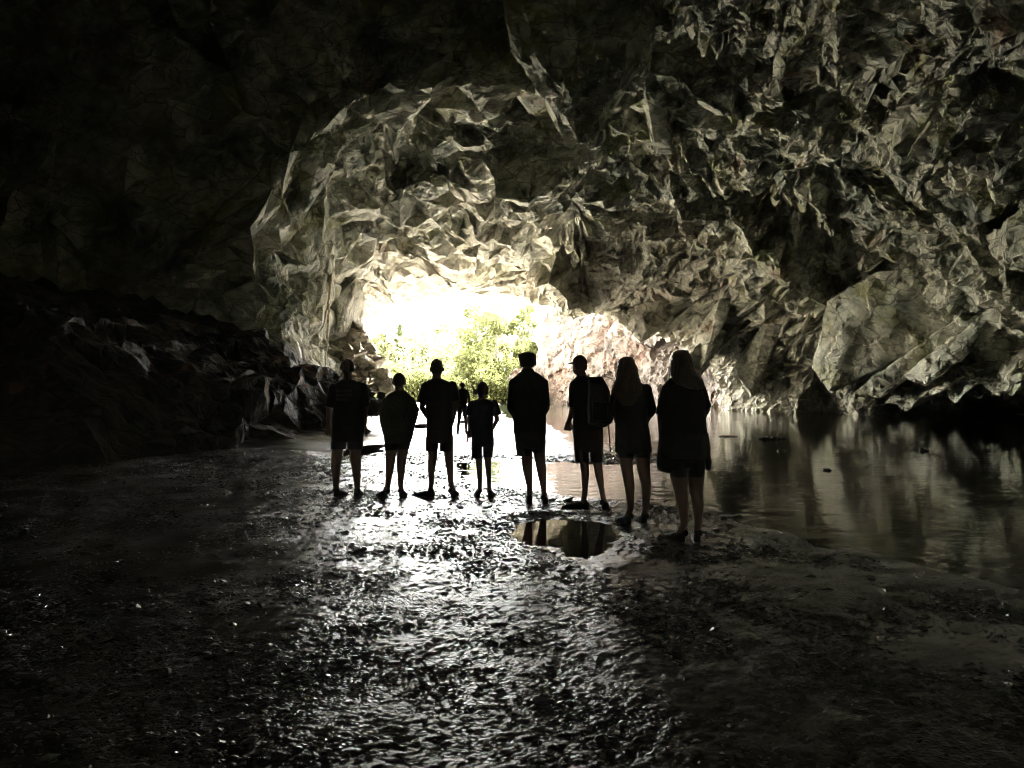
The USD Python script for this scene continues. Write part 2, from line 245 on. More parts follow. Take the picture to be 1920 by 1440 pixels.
def adaptive_split(v, f, thr, rounds=9, metric=None):
    for _ in range(rounds * 4):
        e = np.sort(np.concatenate([f[:, [0, 1]], f[:, [1, 2]], f[:, [2, 0]]]), 1)
        key = e[:, 0].astype(np.int64) * (len(v) + 1) + e[:, 1]
        uk, inv = np.unique(key, return_inverse=True)
        a, b = uk // (len(v) + 1), uk % (len(v) + 1)
        mid = (v[a] + v[b]) / 2; ed = v[a] - v[b]; L = np.linalg.norm(ed if metric is None else metric(ed), axis=1)
        if len(f) > 60000: top = np.ones(len(uk), bool)
        else: T3 = inv.reshape(3, -1); top = np.zeros(len(uk), bool); top[T3[np.argmax(L[T3], 0), np.arange(T3.shape[1])]] = True
        mark = (L > thr(mid)) & top
        if mark.sum() <= 0.002 * len(mark): break
        idx = np.full(len(uk), -1); idx[mark] = len(v) + np.arange(mark.sum())
        v = np.vstack([v, mid[mark]])
        m = idx[inv].reshape(3, -1).T                # mid index on edges 01,12,20
        out = []
        n = (m >= 0).sum(1)
        out.append(f[n == 0])
        k = n == 3; A, Bm = f[k], m[k]
        out += [np.c_[A[:, 0], Bm[:, 0], Bm[:, 2]], np.c_[Bm[:, 0], A[:, 1], Bm[:, 1]], np.c_[Bm[:, 2], Bm[:, 1], A[:, 2]], Bm]
        for r in range(3):
            R = np.roll(np.arange(3), -r)
            k = (n == 1) & (m[:, r] >= 0); A, Bm = f[k][:, R], m[k][:, R]
            out += [np.c_[A[:, 0], Bm[:, 0], A[:, 2]], np.c_[Bm[:, 0], A[:, 1], A[:, 2]]]
            k = (n == 2) & (m[:, (r + 2) % 3] < 0); A, Bm = f[k][:, R], m[k][:, R]      # edges 0 and 1 marked
            out += [np.c_[Bm[:, 0], A[:, 1], Bm[:, 1]], np.c_[A[:, 0], Bm[:, 0], Bm[:, 1]], np.c_[A[:, 0], Bm[:, 1], A[:, 2]]]
        f = np.vstack(out)
    return v, f
def vnormals(v, f):
    n = np.zeros_like(v); fn = np.cross(v[f[:, 1]] - v[f[:, 0]], v[f[:, 2]] - v[f[:, 0]])
    for k in range(3): np.add.at(n, f[:, k], fn)
    return n / np.maximum(np.linalg.norm(n, axis=1, keepdims=True), 1e-12)
def smooth_vec(n, f, it):
    import scipy.sparse as sp
    e = np.concatenate([f[:, [0, 1]], f[:, [1, 2]], f[:, [2, 0]]]); N = len(n)
    A = sp.coo_matrix((np.ones(2 * len(e)), (np.r_[e[:, 0], e[:, 1]], np.r_[e[:, 1], e[:, 0]])), shape=(N, N)).tocsr()
    D = sp.diags(1 / np.maximum(np.asarray(A.sum(1)).ravel(), 1)); W = D @ A
    for _ in range(it): n = 0.4 * n + 0.6 * (W @ n)
    return n
STRATA = np.array([0.25, -0.55, 0.80]); STRATA /= np.linalg.norm(STRATA)     # direction of the cleavage
def fracture(p, n, size, amp, tilt, seed, stretch=2.2, soft=0.0):
    """Offset along the normal: each fracture cell is a tilted flat facet, stepped against its neighbours."""
    r = np.random.default_rng(seed)
    along = p @ STRATA
    q = p - np.outer(along, STRATA) * (1 - 1 / stretch)
    if soft: q = q + soft * size * (np.stack([meshkit.noise(p / size * 2.2, seed + k) for k in range(3)], -1) - 0.5)
    # seeds: a jittered thinning of the vertices by hashed grid
    cell = np.floor(q / (size * 0.8)).astype(np.int64)
    _, first = np.unique(cell[:, 0] * 73856093 ^ cell[:, 1] * 19349663 ^ cell[:, 2] * 83492791, return_index=True)
    first = first[r.random(len(first)) < 0.62]
    _, c = cKDTree(q[first]).query(q)
    d = p - p[first][c]
    T = r.normal(0, tilt, (len(first), 3)); H = r.uniform(-1, 1, len(first)) * amp
    return H[c] + np.clip((T[c] * d).sum(1), -1.3 * amp - tilt * size * 0.4, 1.3 * amp + tilt * size * 0.4)
def facets(p, size, amp, tilt, seed, stretch=1.6, k=5):
    """Continuous broken relief: each point lies on the highest of the tilted planes of its nearest cells, so faces meet in sharp edges."""
    r = np.random.default_rng(seed); q = p - np.outer(p @ STRATA, STRATA) * (1 - 1 / stretch)
    cell = np.floor(q / (size * 0.8)).astype(np.int64)
    _, first = np.unique(cell[:, 0] * 73856093 ^ cell[:, 1] * 19349663 ^ cell[:, 2] * 83492791, return_index=True)
    first = first[r.random(len(first)) < 0.62]
    dist, c = cKDTree(q[first]).query(q, k=k, workers=-1)
    T = r.normal(0, tilt, (len(first), 3)).astype(np.float32); H = (r.uniform(-1, 1, len(first)) * amp).astype(np.float32); s0 = p[first].astype(np.float32); best = np.full(len(p), -9.0, np.float32); p = p.astype(np.float32)
    for j in range(k):
        cj = c[:, j]; best = np.maximum(best, H[cj] + ((p - s0[cj]) * T[cj]).sum(1) - 1.0 * tilt * dist[:, j])
    lim = amp + 0.35 * tilt * size
    return np.clip(best - amp * 0.15, -lim, lim)
CAMP = np.array([0, 0, CAM_H])
def cave_thr(m):
    d = np.linalg.norm(m - CAMP, axis=1)
    out = (m[:, 1] < 9) | (np.abs(m[:, 0]) > 0.80 * m[:, 1] + 2) | (m[:, 2] > 0.60 * m[:, 1] + 2.5) | (m[:, 1] > 46) | (m[:, 2] > 17) | (m[:, 2] < -0.6) | (np.abs(m[:, 0]) > 24)
    dark = (m[:, 1] < 25.4) & (m[:, 0] < -8.2)
    return np.where(out, 1.6, np.where(dark, 0.5, np.clip(d * 0.0046, 0.06, 0.3)))
def squash(e): return e - np.outer(e @ STRATA, STRATA) * 0.42                # faces are longer along the cleavage
def crack(v, f, sizes, thr_last, seed, weight):
    """Breaks a coarse surface up: split, then push every new corner out of its plane, from large faces to small chips."""
    r = np.random.default_rng(seed)
    for L, amp in sizes:
        n0 = len(v)
        v, f = adaptive_split(v, f, (lambda m, L=L: np.where(thr_last(m) > 1.0, 2.5, np.maximum(L, thr_last(m)))), 9, squash)
        flat = 0.52 + 0.65 * ss(0.40, 0.62, meshkit.fbm(v * 0.42, 3, seed + 5) + 0.22 * ss(-3, 6, v[:, 0]) - 0.06) if L < 1.0 else 1.0      # broad plates between rubbly patches
        n = smooth_vec(vnormals(v, f), f, 2); n /= np.maximum(np.linalg.norm(n, axis=1, keepdims=True), 1e-9)
        k = np.arange(len(v)) >= (n0 if L < sizes[0][0] else 0); w = weight(v, L) * k * flat
        v = v + n * (r.uniform(-1, 1, len(v)) * amp * L * w)[:, None] + r.normal(0, 0.085 * L, v.shape) * w[:, None]
    return v, f
def build_cave():
    t = tmesh(rockm)
    def weight(v, L):
        inside = (v[:, 1] > -60) & (v[:, 1] < 44.6) & (v[:, 2] < 17) & (np.abs(v[:, 0]) < 26)
        return inside * ss(-1.8, -0.8, v[:, 2]) * np.where(L > 1, 1 - 0.7 * ss(37, 41, v[:, 1]), 1.0)
    v, f = adaptive_split(np.asarray(t.vertices, float), np.asarray(t.faces), lambda m: np.maximum(1.6, cave_thr(m)), 9)
    n = smooth_vec(vnormals(v, f), f, 6); n /= np.maximum(np.linalg.norm(n, axis=1, keepdims=True), 1e-9)
    v = v + n * (0.9 * (meshkit.fbm(v * 0.17, 3, 21) - 0.5) * 2 * weight(v, 2.0))[:, None]
    return crack(v, f, [(1.6, 0.29), (0.75, 0.26), (0.36, 0.22), (0.18, 0.17), (0.09, 0.10)], cave_thr, 31, weight)
cv, cf = build_cave()
cave = thing('cave', kind='structure', label='slate cave with a high broken roof and a low mouth')
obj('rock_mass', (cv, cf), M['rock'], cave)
def rock_solid(man, thr, seed, scales, normals=12):
    t = tmesh(man); v, f = adaptive_split(np.asarray(t.vertices, float), np.asarray(t.faces), thr, 10)
    n = smooth_vec(vnormals(v, f), f, normals); n /= np.maximum(np.linalg.norm(n, axis=1, keepdims=True), 1e-9)
    d = 0
    for k, (s, a, ti) in enumerate(scales): d = d + facets(v, s, a, ti, seed + k, 1.6)
    return v + n * np.asarray(d)[:, None], f
bench = hullp([(-5.0, 26.6, -1), (-5.1, 15, -1), (-6.4, 12.4, -1), (-13, 10.5, -1), (-6.4, 26.4, 1.7), (-6.6, 17, 1.2), (-8.8, 14, 1.8), (-13, 12.5, 3.2), (-8.6, 26.6, 3.2), (-20, 26.6, 6), (-20, 12, 5), (-20, 12, -1), (-20, 27, -1)])
_b = tmesh(bench)
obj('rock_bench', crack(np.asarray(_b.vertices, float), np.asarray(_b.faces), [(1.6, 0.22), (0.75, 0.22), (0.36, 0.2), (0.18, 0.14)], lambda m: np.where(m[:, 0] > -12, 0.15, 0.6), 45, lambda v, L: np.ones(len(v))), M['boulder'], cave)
SLABS = [([(1552, 566), (1640, 512), (1700, 506), (1786, 532), (1800, 604), (1700, 668), (1560, 738), (1528, 690)], .5), ([(1492, 38), (1474, 46), (1451, 152), (1462, 140)], .5), ([(1222, 112), (1240, 142), (1258, 286), (1232, 288), (1212, 196), (1204, 132)], .6),
    ([(742, 158), (804, 180), (742, 246), (702, 216)], .5), ([(880, 214), (928, 188), (932, 212), (892, 228)], .6), ([(566, 300), (606, 250), (612, 330), (572, 392)], .4), ([(640, 250), (690, 236), (700, 300), (650, 330)], .4), ([(700, 345), (740, 352), (742, 440), (712, 452)], .4),
    ([(1300, 640), (1350, 560), (1372, 566), (1318, 690)], .4), ([(1380, 690), (1440, 590), (1470, 600), (1408, 740)], .5), ([(632, 560), (668, 520), (684, 560), (676, 622), (636, 620)], .4), ([(598, 470), (622, 455), (624, 560), (596, 570)], .4), ([(1150, 590), (1240, 560), (1262, 600), (1200, 640)], .35), ([(1598, 738), (1800, 596), (1836, 604), (1650, 742)], .7), ([(1700, 704), (1896, 556), (1930, 574), (1736, 718)], .7), ([(1250, 720), (1340, 610), (1362, 622), (1290, 742)], .4), ([(938, -8), (958, -8), (1010, 120), (1076, 236), (1054, 246), (990, 130)], .6)]
for k, (pg, out_) in enumerate(SLABS):
    dd = [wall_depth(*p) for p in pg]; m_ = float(np.median(dd)); dd = [m_ + 0.55 * (q - m_) for q in dd]
    sl = hullp([pix(*p, q - out_) for p, q in zip(pg, dd)] + [pix(p[0], p[1], q + 1.3) for p, q in zip(pg, dd)])
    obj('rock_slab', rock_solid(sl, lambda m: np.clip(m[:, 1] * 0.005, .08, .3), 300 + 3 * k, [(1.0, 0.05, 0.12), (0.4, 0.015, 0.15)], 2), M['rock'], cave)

# ------------------------------------------------------------------ outside: cliff right of the mouth
cl = hullp([(2.2, 58, -1), (2.0, 57.5, 2.5), (3.0, 58.5, 7.0), (6, 58, 9), (12.5, 44, 7.5), (12.3, 47, -1), (20, 46, 9), (14, 75, 10), (6, 75, 9), (3, 70, -1), (20, 60, -1), (8.5, 56.5, -1)])
obj('quarry_cliff', rock_solid(cl, lambda m: np.where((m[:, 1] < 62) & (m[:, 0] < 14), 0.24, 1.5), 51, [(2.6, 0.35, 0.2), (0.9, 0.16, 0.25), (0.4, 0.05, 0.25)]), M['cliff'], kind='structure', label='bright sunlit rock cliff outside beyond the mouth, rising from the pool')
oc = hullp([(-1.9, 60, -0.4), (-1.2, 59, 0.9), (0.2, 60, 2.3), (1.6, 60.5, 3.0), (2.4, 58.6, 2.6), (2.4, 57.8, -0.4), (3, 64, 2), (-1.5, 63, -0.4)])
obj('rock_outcrop', rock_solid(oc, lambda m: np.full(len(m), 0.22), 61, [(1.2, 0.2, 0.25), (0.45, 0.07, 0.25)]), M['cliff'], label='low beige rock slope at the far water edge below the big tree', cat='rock')

# ------------------------------------------------------------------ boulders, rubble, stones, roots
def boulder_mesh(r, seed, thr=0.1, squash=(1, 1, 0.75), scales=None):
    g = np.random.default_rng(seed); p = g.normal(size=(13, 3)); p /= np.linalg.norm(p, axis=1, keepdims=True)
    p = p * g.uniform(0.8, 1.1, (13, 1)) * np.array(squash) * r
    p[:, 2] = np.maximum(p[:, 2], -0.45 * r)
    return rock_solid(hullp(p), lambda m: np.full(len(m), thr), seed, scales or [(0.5 * r, 0.07 * r, 0.18), (0.2 * r, 0.02 * r, 0.2)], 4)
def boulder(px, py, d, rpx, seed, label, mat='boulder', squash=(1, 1, 0.75), name='boulder', thr=None):
    r = rpx / F * d; c = pix(px, py, d)
    t = thing(name, label, 'boulder' if name == 'boulder' else 'stone', loc=c)
    obj('rock', boulder_mesh(r, seed, thr or max(0.03, r * 0.11), squash), M[mat], t)
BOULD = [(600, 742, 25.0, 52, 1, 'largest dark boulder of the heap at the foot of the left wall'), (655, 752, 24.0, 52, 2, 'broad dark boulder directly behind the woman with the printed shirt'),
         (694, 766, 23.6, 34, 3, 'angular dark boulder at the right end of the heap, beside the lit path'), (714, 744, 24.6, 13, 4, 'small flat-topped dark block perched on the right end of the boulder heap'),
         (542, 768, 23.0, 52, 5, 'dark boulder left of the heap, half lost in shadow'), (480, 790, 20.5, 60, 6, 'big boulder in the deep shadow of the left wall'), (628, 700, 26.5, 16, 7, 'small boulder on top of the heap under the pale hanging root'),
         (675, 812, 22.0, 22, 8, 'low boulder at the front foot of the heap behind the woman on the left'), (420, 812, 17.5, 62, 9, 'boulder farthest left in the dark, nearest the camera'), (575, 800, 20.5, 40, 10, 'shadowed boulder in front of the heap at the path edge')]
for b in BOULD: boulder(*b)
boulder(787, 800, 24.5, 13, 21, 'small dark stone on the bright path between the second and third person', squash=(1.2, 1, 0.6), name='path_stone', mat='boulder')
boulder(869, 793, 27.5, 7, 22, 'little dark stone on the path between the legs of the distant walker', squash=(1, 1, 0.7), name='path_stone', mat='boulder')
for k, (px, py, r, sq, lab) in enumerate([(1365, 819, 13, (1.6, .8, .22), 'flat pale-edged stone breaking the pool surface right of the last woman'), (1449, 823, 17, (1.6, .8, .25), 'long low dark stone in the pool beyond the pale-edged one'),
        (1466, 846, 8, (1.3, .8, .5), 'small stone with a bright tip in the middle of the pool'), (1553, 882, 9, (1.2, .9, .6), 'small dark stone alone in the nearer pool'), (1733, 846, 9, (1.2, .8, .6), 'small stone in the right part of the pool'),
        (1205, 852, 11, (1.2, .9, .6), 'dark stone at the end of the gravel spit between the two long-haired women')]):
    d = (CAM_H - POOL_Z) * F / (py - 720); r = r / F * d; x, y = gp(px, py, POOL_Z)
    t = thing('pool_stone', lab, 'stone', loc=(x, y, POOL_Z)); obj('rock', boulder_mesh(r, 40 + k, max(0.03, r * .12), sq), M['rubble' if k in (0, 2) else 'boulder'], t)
bank = thing('rubble_bank', kind='structure', label='bank of stacked broken stones at the left side of the cave mouth')
g = np.random.default_rng(12); sv = [boulder_mesh(1.0, 200 + k, 0.16, (1.0, 0.8, 0.62), [(0.6, 0.06, 0.15)]) for k in range(7)]
for row, py in enumerate(range(600, 742, 13)):
    xr = 672 + max(0, py - 615) * 0.60; px = xr - (95 if row > 2 else 60) + g.uniform(-8, 8)
    while px < xr:
        r = g.uniform(11, 19); d = 36.5 + g.uniform(-0.5, 0.5) + (740 - py) * 0.010
        v, f = sv[int(g.integers(7))]; a = g.uniform(0, 6.3); c, s_ = math.cos(a), math.sin(a)
        w = (v * (r / F * d * 1.25)) @ np.array([[c, s_, 0], [-s_, c, 0], [0, 0, 1]]).T
        obj('stone', (w + pix(px, py, d), f), M['rubble'], bank)
        px += r * 1.35

caverays = trimesh.Trimesh(cv, cf, process=False)
def tube(pts, rads, sides=8):
    p = np.asarray(pts, float); r = np.asarray(rads, float); t = np.gradient(p, axis=0); t /= np.linalg.norm(t, axis=1, keepdims=True)
    a = np.cross(t, [0.31, 0.9, 0.2]); a /= np.linalg.norm(a, axis=1, keepdims=True); b = np.cross(t, a); an = np.arange(sides) * 2 * math.pi / sides
    v = (p[:, None] + r[:, None, None] * (np.cos(an)[None, :, None] * a[:, None] + np.sin(an)[None, :, None] * b[:, None])).reshape(-1, 3)
    i, j = np.meshgrid(np.arange(len(p) - 1), np.arange(sides), indexing='ij'); j2 = (j + 1) % sides
    q = np.stack([i * sides + j, i * sides + j2, (i + 1) * sides + j2, (i + 1) * sides + j], -1).reshape(-1, 4)
    f = np.vstack([q[:, [0, 1, 2]], q[:, [0, 2, 3]]]); n = len(v)
    v = np.vstack([v, p[:1], p[-1:]]); caps = [[(k + 1) % sides, k, n] for k in range(sides)] + [[n - 1 - sides + k + 1 - 1, n - sides + (k + 1) % sides, n + 1] for k in range(sides)]
    return v, np.vstack([f, caps])
def resample(pts, n):
    p = np.asarray(pts, float); s = np.r_[0, np.cumsum(np.linalg.norm(np.diff(p, axis=0), axis=1))]
    u = np.linspace(0, s[-1], n); return np.stack([np.interp(u, s, p[:, k]) for k in range(3)], 1)
M['root'] = plain('pale_root', (0.50, 0.44, 0.33), 0.8, 0.3, 0.25, 6.0, 0.5)
RD = 32.5
rt = thing('hanging_root', 'two pale thin roots hanging down the lit left rock face', 'root')
def rootline(px): q = resample([pix(*p, RD + o) for *p, o in px], 26); return q + np.random.default_rng(3).normal(0, 0.012, q.shape)
obj('main_strand', tube(rootline([(628, 452, 0), (624, 490, 0), (620, 540, -.2), (614, 580, -.2), (606, 612, -.3), (600, 622, -.3)]), np.linspace(0.085, 0.035, 26)), M['root'], rt, smooth=True)
obj('side_strand', tube(rootline([(617, 570, -.2), (616, 600, -.3), (614, 650, -.4), (609, 690, -.5)]), np.linspace(0.06, 0.025, 26)), M['root'], rt, smooth=True)

# ------------------------------------------------------------------ trees and shrubs outside
def leaf_cloud(centres, radii, n, size, seed, flat=0.8):
    g = np.random.default_rng(seed); k = g.integers(0, len(centres), n)
    c = np.asarray(centres)[k] + g.normal(size=(n, 3)) * np.asarray(radii)[k][:, None] * np.array([1, 1, flat]) * 0.55
    a = g.normal(size=(n, 3)); a /= np.linalg.norm(a, axis=1, keepdims=True); b = np.cross(a, g.normal(size=(n, 3))); b /= np.linalg.norm(b, axis=1, keepdims=True)
    s = size * g.uniform(0.6, 1.3, (n, 1)); v = np.stack([c + a * s, c + b * s * 0.5, c - a * s, c - b * s * 0.5], 1).reshape(-1, 3)
    i = np.arange(n) * 4; return v, np.stack([i, i + 1, i + 2, i + 3], 1)
def cat(parts):
    vs, fs, o = [], [], 0
    for v, f in parts:
        f = np.asarray(f)
        if f.shape[1] == 4: f = np.vstack([f[:, [0, 1, 2]], f[:, [0, 2, 3]]])
        vs.append(v); fs.append(f + o); o += len(v)
    return np.vstack(vs), np.vstack(fs)
def broadleaf(px, D, top, wpx, seed, label, mat='leaf', leaves=6000, lean=0.0, size=0.16, name='tree', group=None, gap=1.0):
    g = np.random.default_rng(seed); x = (px - 960) / F * D; h = CAM_H + (720 - top) / F * D + 0.3; w = wpx / F * D / 2
    t = thing(name, label, 'tree', loc=(x, D, -0.3), group=group)
    limbs, tips = [], []
    tr = resample([(0, 0, 0), (0.1 + lean * .2, 0, h * .25), (lean * .5, 0.1, h * .5), (lean, 0, h * .85)], 14)
    limbs.append(tube(tr, np.linspace(0.035 * h * .6, 0.012, 14), 7))
    for k in range(11):
        u = 0.22 + 0.70 * k / 10; p0 = tr[int(u * 13)]; a = k * 2.4 + g.uniform(-.5, .5); L = w * (1.05 - 0.75 * abs(u - 0.42)) * g.uniform(0.75, 1.1)
        e = p0 + np.array([math.cos(a) * L, math.sin(a) * L, h * 0.13 + L * .25 * g.uniform(0, 1)])
        br = resample([p0, (p0 + e) / 2 + [0, 0, -0.08 * L], e], 8); limbs.append(tube(br, np.linspace(0.05, 0.012, 8), 5))
        for j in range(4):
            q = br[int(g.integers(3, 8))]; s = q + g.normal(size=3) * [0.42 * L, 0.42 * L, 0.28 * L]; tips.append(s); limbs.append(tube(resample([q, s], 4), np.linspace(0.02, 0.006, 4), 4))
        tips.append(e)
    tips = np.array(tips); tips[:, 2] = np.clip(tips[:, 2], h * 0.08, h * 0.97)
    obj('trunk', cat(limbs), M['bark'], t)
    obj('crown', leaf_cloud(tips, g.uniform(0.35, 0.85, len(tips)) * w * 0.36 * gap, leaves, size, seed + 1), M[mat], t)
def conifer(px, D, top, wpx, seed, label, leaves=5500, group=None):
    g = np.random.default_rng(seed); x = (px - 960) / F * D; h = CAM_H + (720 - top) / F * D + 0.3; w = wpx / F * D / 2
    t = thing('conifer', label, 'tree', loc=(x, D, -0.3), group=group)
    parts = [tube(resample([(0, 0, 0), (0.05, 0, h)], 8), np.linspace(0.14, 0.015, 8), 6)]; tips, rad = [], []
    for k in range(46):
        u = (k + g.uniform(0, 1)) / 46; a = g.uniform(0, 6.28); z = h * (0.08 + 0.9 * u); L = w * (1 - u) ** 0.8 * g.uniform(.6, 1.1) + .1
        e = np.array([math.cos(a) * L, math.sin(a) * L, z - 0.12 * L]); parts.append(tube(resample([(0, 0, z), e], 4), np.linspace(0.03, 0.008, 4), 4))
        for f_ in (0.35, 0.65, 0.95): tips.append(np.array([0, 0, z]) * (1 - f_) + e * f_); rad.append(0.18 + 0.22 * (1 - u))
    obj('trunk', cat(parts), M['bark'], t)
    obj('crown', leaf_cloud(tips, np.array(rad), leaves, 0.13, seed + 1, 0.5), M['conifer'], t)
broadleaf(925, 62, 548, 165, 71, 'tall open-crowned yellow-green tree in the middle of the cave mouth', leaves=11000, lean=0.5)
broadleaf(850, 72, 640, 120, 72, 'round pale tree left of the tallest tree', mat='leaf_pale')
broadleaf(805, 80, 628, 110, 73, 'thin pale tree between the pointed conifer and the tallest tree', mat='leaf_pale', leaves=7000, size=.2)
broadleaf(722, 70, 622, 70, 74, 'slender pale tree nearest the left edge of the cave mouth', mat='leaf_pale', leaves=7000, size=.2)
broadleaf(890, 58, 668, 90, 75, 'low bushy green tree at the foot of the tallest tree', leaves=5000)
broadleaf(985, 66, 640, 80, 76, 'small tree squeezed between the tallest tree and the bright cliff', leaves=4000)
broadleaf(950, 75, 600, 90, 77, 'pale tree behind the right side of the tallest tree', mat='leaf_pale', leaves=7000, size=.2)
conifer(750, 74, 606, 46, 81, 'pointed conifer standing taller than its neighbours on the left')
conifer(778, 84, 618, 46, 82, 'thin conifer just right of the pointed one')
conifer(702, 82, 628, 46, 83, 'conifer half hidden by the left rock edge')
broadleaf(768, 95, 632, 130, 78, 'wide pale tree far back behind the conifers', mat='leaf_pale', leaves=9000, size=.30)
broadleaf(835, 98, 618, 130, 79, 'tallest of the pale trees far back, between the conifers and the big tree', mat='leaf_pale', leaves=9000, size=.30)
broadleaf(700, 90, 640, 90, 80, 'pale tree far back at the left rock edge', mat='leaf_pale', leaves=6000, size=.30)
broadleaf(1005, 88, 640, 90, 70, 'pale tree far back just left of the bright cliff', mat='leaf_pale', leaves=6000, size=.30)
def shrub(px, D, top, wpx, seed, label, mat):
    g = np.random.default_rng(seed); x = (px - 960) / F * D; h = CAM_H + (720 - top) / F * D + .2; w = wpx / F * D / 2
    t = thing('shrub', label, 'shrub', loc=(x, D, -0.2)); tips = np.c_[g.uniform(-w, w, 22), g.uniform(-w, w, 22) * .7, g.uniform(.1, .9, 22) * h]; tips[:, 2] *= 1 - .5 * (tips[:, 0] / w) ** 2
    obj('stem', cat([tube(resample([(0, 0, 0), p * [.4, .4, .6], p], 5), np.linspace(.04, .01, 5), 4) for p in tips[:10]]), M['bark'], t)
    obj('foliage', leaf_cloud(tips, np.full(22, w * .4), 4500, 0.17, seed + 1), M[mat], t)
for k, (px, D, top, w, mat, lab) in enumerate([(705, 55, 690, 60, 'leaf_pale', 'pale bush beside the stone bank at the left of the mouth'), (752, 60, 680, 80, 'leaf', 'leafy bush below the pointed conifer'), (812, 62, 686, 90, 'leaf_pale', 'wide pale bush behind the third person from the left'),
        (868, 56, 700, 70, 'leaf', 'green bush behind the distant walker'), (930, 57, 700, 60, 'leaf', 'green bush above the low beige rock slope'), (780, 90, 655, 160, 'leaf_pale', 'broad hazy thicket at the back of the clearing')]):
    shrub(px, D, top, w, 90 + k, lab, mat)

# ------------------------------------------------------------------ people (pixel outlines of each pose are turned into metres at the distance where that person stands)
def cloth(name, col, n=0.25): return plain(name, col, 0.85, 0.25, n, 18.0, 0.5)
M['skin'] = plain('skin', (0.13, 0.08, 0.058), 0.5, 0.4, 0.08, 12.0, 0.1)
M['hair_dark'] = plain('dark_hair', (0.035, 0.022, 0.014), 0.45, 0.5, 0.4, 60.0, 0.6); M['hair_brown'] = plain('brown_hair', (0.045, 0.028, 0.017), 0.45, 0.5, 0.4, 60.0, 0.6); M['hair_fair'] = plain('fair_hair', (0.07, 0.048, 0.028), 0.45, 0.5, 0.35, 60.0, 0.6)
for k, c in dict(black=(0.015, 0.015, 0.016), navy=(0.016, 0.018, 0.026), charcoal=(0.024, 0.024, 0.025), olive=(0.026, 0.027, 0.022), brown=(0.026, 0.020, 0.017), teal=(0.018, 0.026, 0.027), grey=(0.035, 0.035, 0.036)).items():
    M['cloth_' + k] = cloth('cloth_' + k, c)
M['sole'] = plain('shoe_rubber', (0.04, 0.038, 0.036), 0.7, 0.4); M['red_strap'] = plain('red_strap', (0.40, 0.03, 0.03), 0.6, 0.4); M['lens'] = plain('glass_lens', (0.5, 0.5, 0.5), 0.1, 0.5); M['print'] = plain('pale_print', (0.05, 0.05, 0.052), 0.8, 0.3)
ICO = trimesh.creation.icosphere(2).vertices; ICO1 = trimesh.creation.icosphere(1).vertices
TH = np.linspace(0, 2 * math.pi, 20, endpoint=False)
def ball(c, r, lo=False): return np.asarray(c) + (ICO1 if lo else ICO) * np.asarray(r)
def bone(a, ra, b, rb): return hullp(np.vstack([ball(a, ra, True), ball(b, rb, True)]))
def soft(man, edge=0.022, it=6, wrinkle=0.0, seed=0):
    t = tmesh(man.refine_to_length(edge)); t.merge_vertices(); v, f = np.array(t.vertices), np.asarray(t.faces)
    trimesh.smoothing.filter_taubin(t, 0.5, 0.53, it); v = np.array(t.vertices)
    if wrinkle:
        n = vnormals(v, f); v = v + n * (wrinkle * (meshkit.fbm(v * np.array([14, 14, 7]), 3, seed) - 0.5) * 2)[:, None]
    return v, f
def hand(w, d, up, s, curl=0.6):
    """Palm, four bent fingers of unequal length and a thumb; w wrist, d direction of the hand, up the back of the hand, s scale."""
    d = np.array(d, float) / np.linalg.norm(d); up = np.array(up, float); up -= d * (up @ d); up /= np.linalg.norm(up); side = np.cross(d, up); out = []
    kn = w + d * 0.085 * s
    out.append(hullp(np.vstack([ball(w + side * o * s, 0.017 * s, True) for o in (-.018, .018)] + [ball(kn + side * o * s, 0.013 * s, True) for o in (-.034, .034)])))
    for o, L in ((-.033, .062), (-.011, .075), (.011, .072), (.033, .055)):
        p = kn + side * o * s; d2 = d * math.cos(curl) - up * math.sin(curl); d3 = d * math.cos(2 * curl) - up * math.sin(2 * curl)
        q = p + d2 * L * .55 * s; e = q + d3 * L * .55 * s
        out += [bone(p, .0088 * s, q, .0082 * s), bone(q, .0082 * s, e, .0068 * s)]
    p = w + d * .025 * s + side * -.028 * s; q = p + (d * .7 - side * .6 - up * .3) * .04 * s; e = q + (d * .9 - up * .4) * .032 * s
    return out + [bone(p, .0125 * s, q, .010 * s), bone(q, .010 * s, e, .008 * s)]

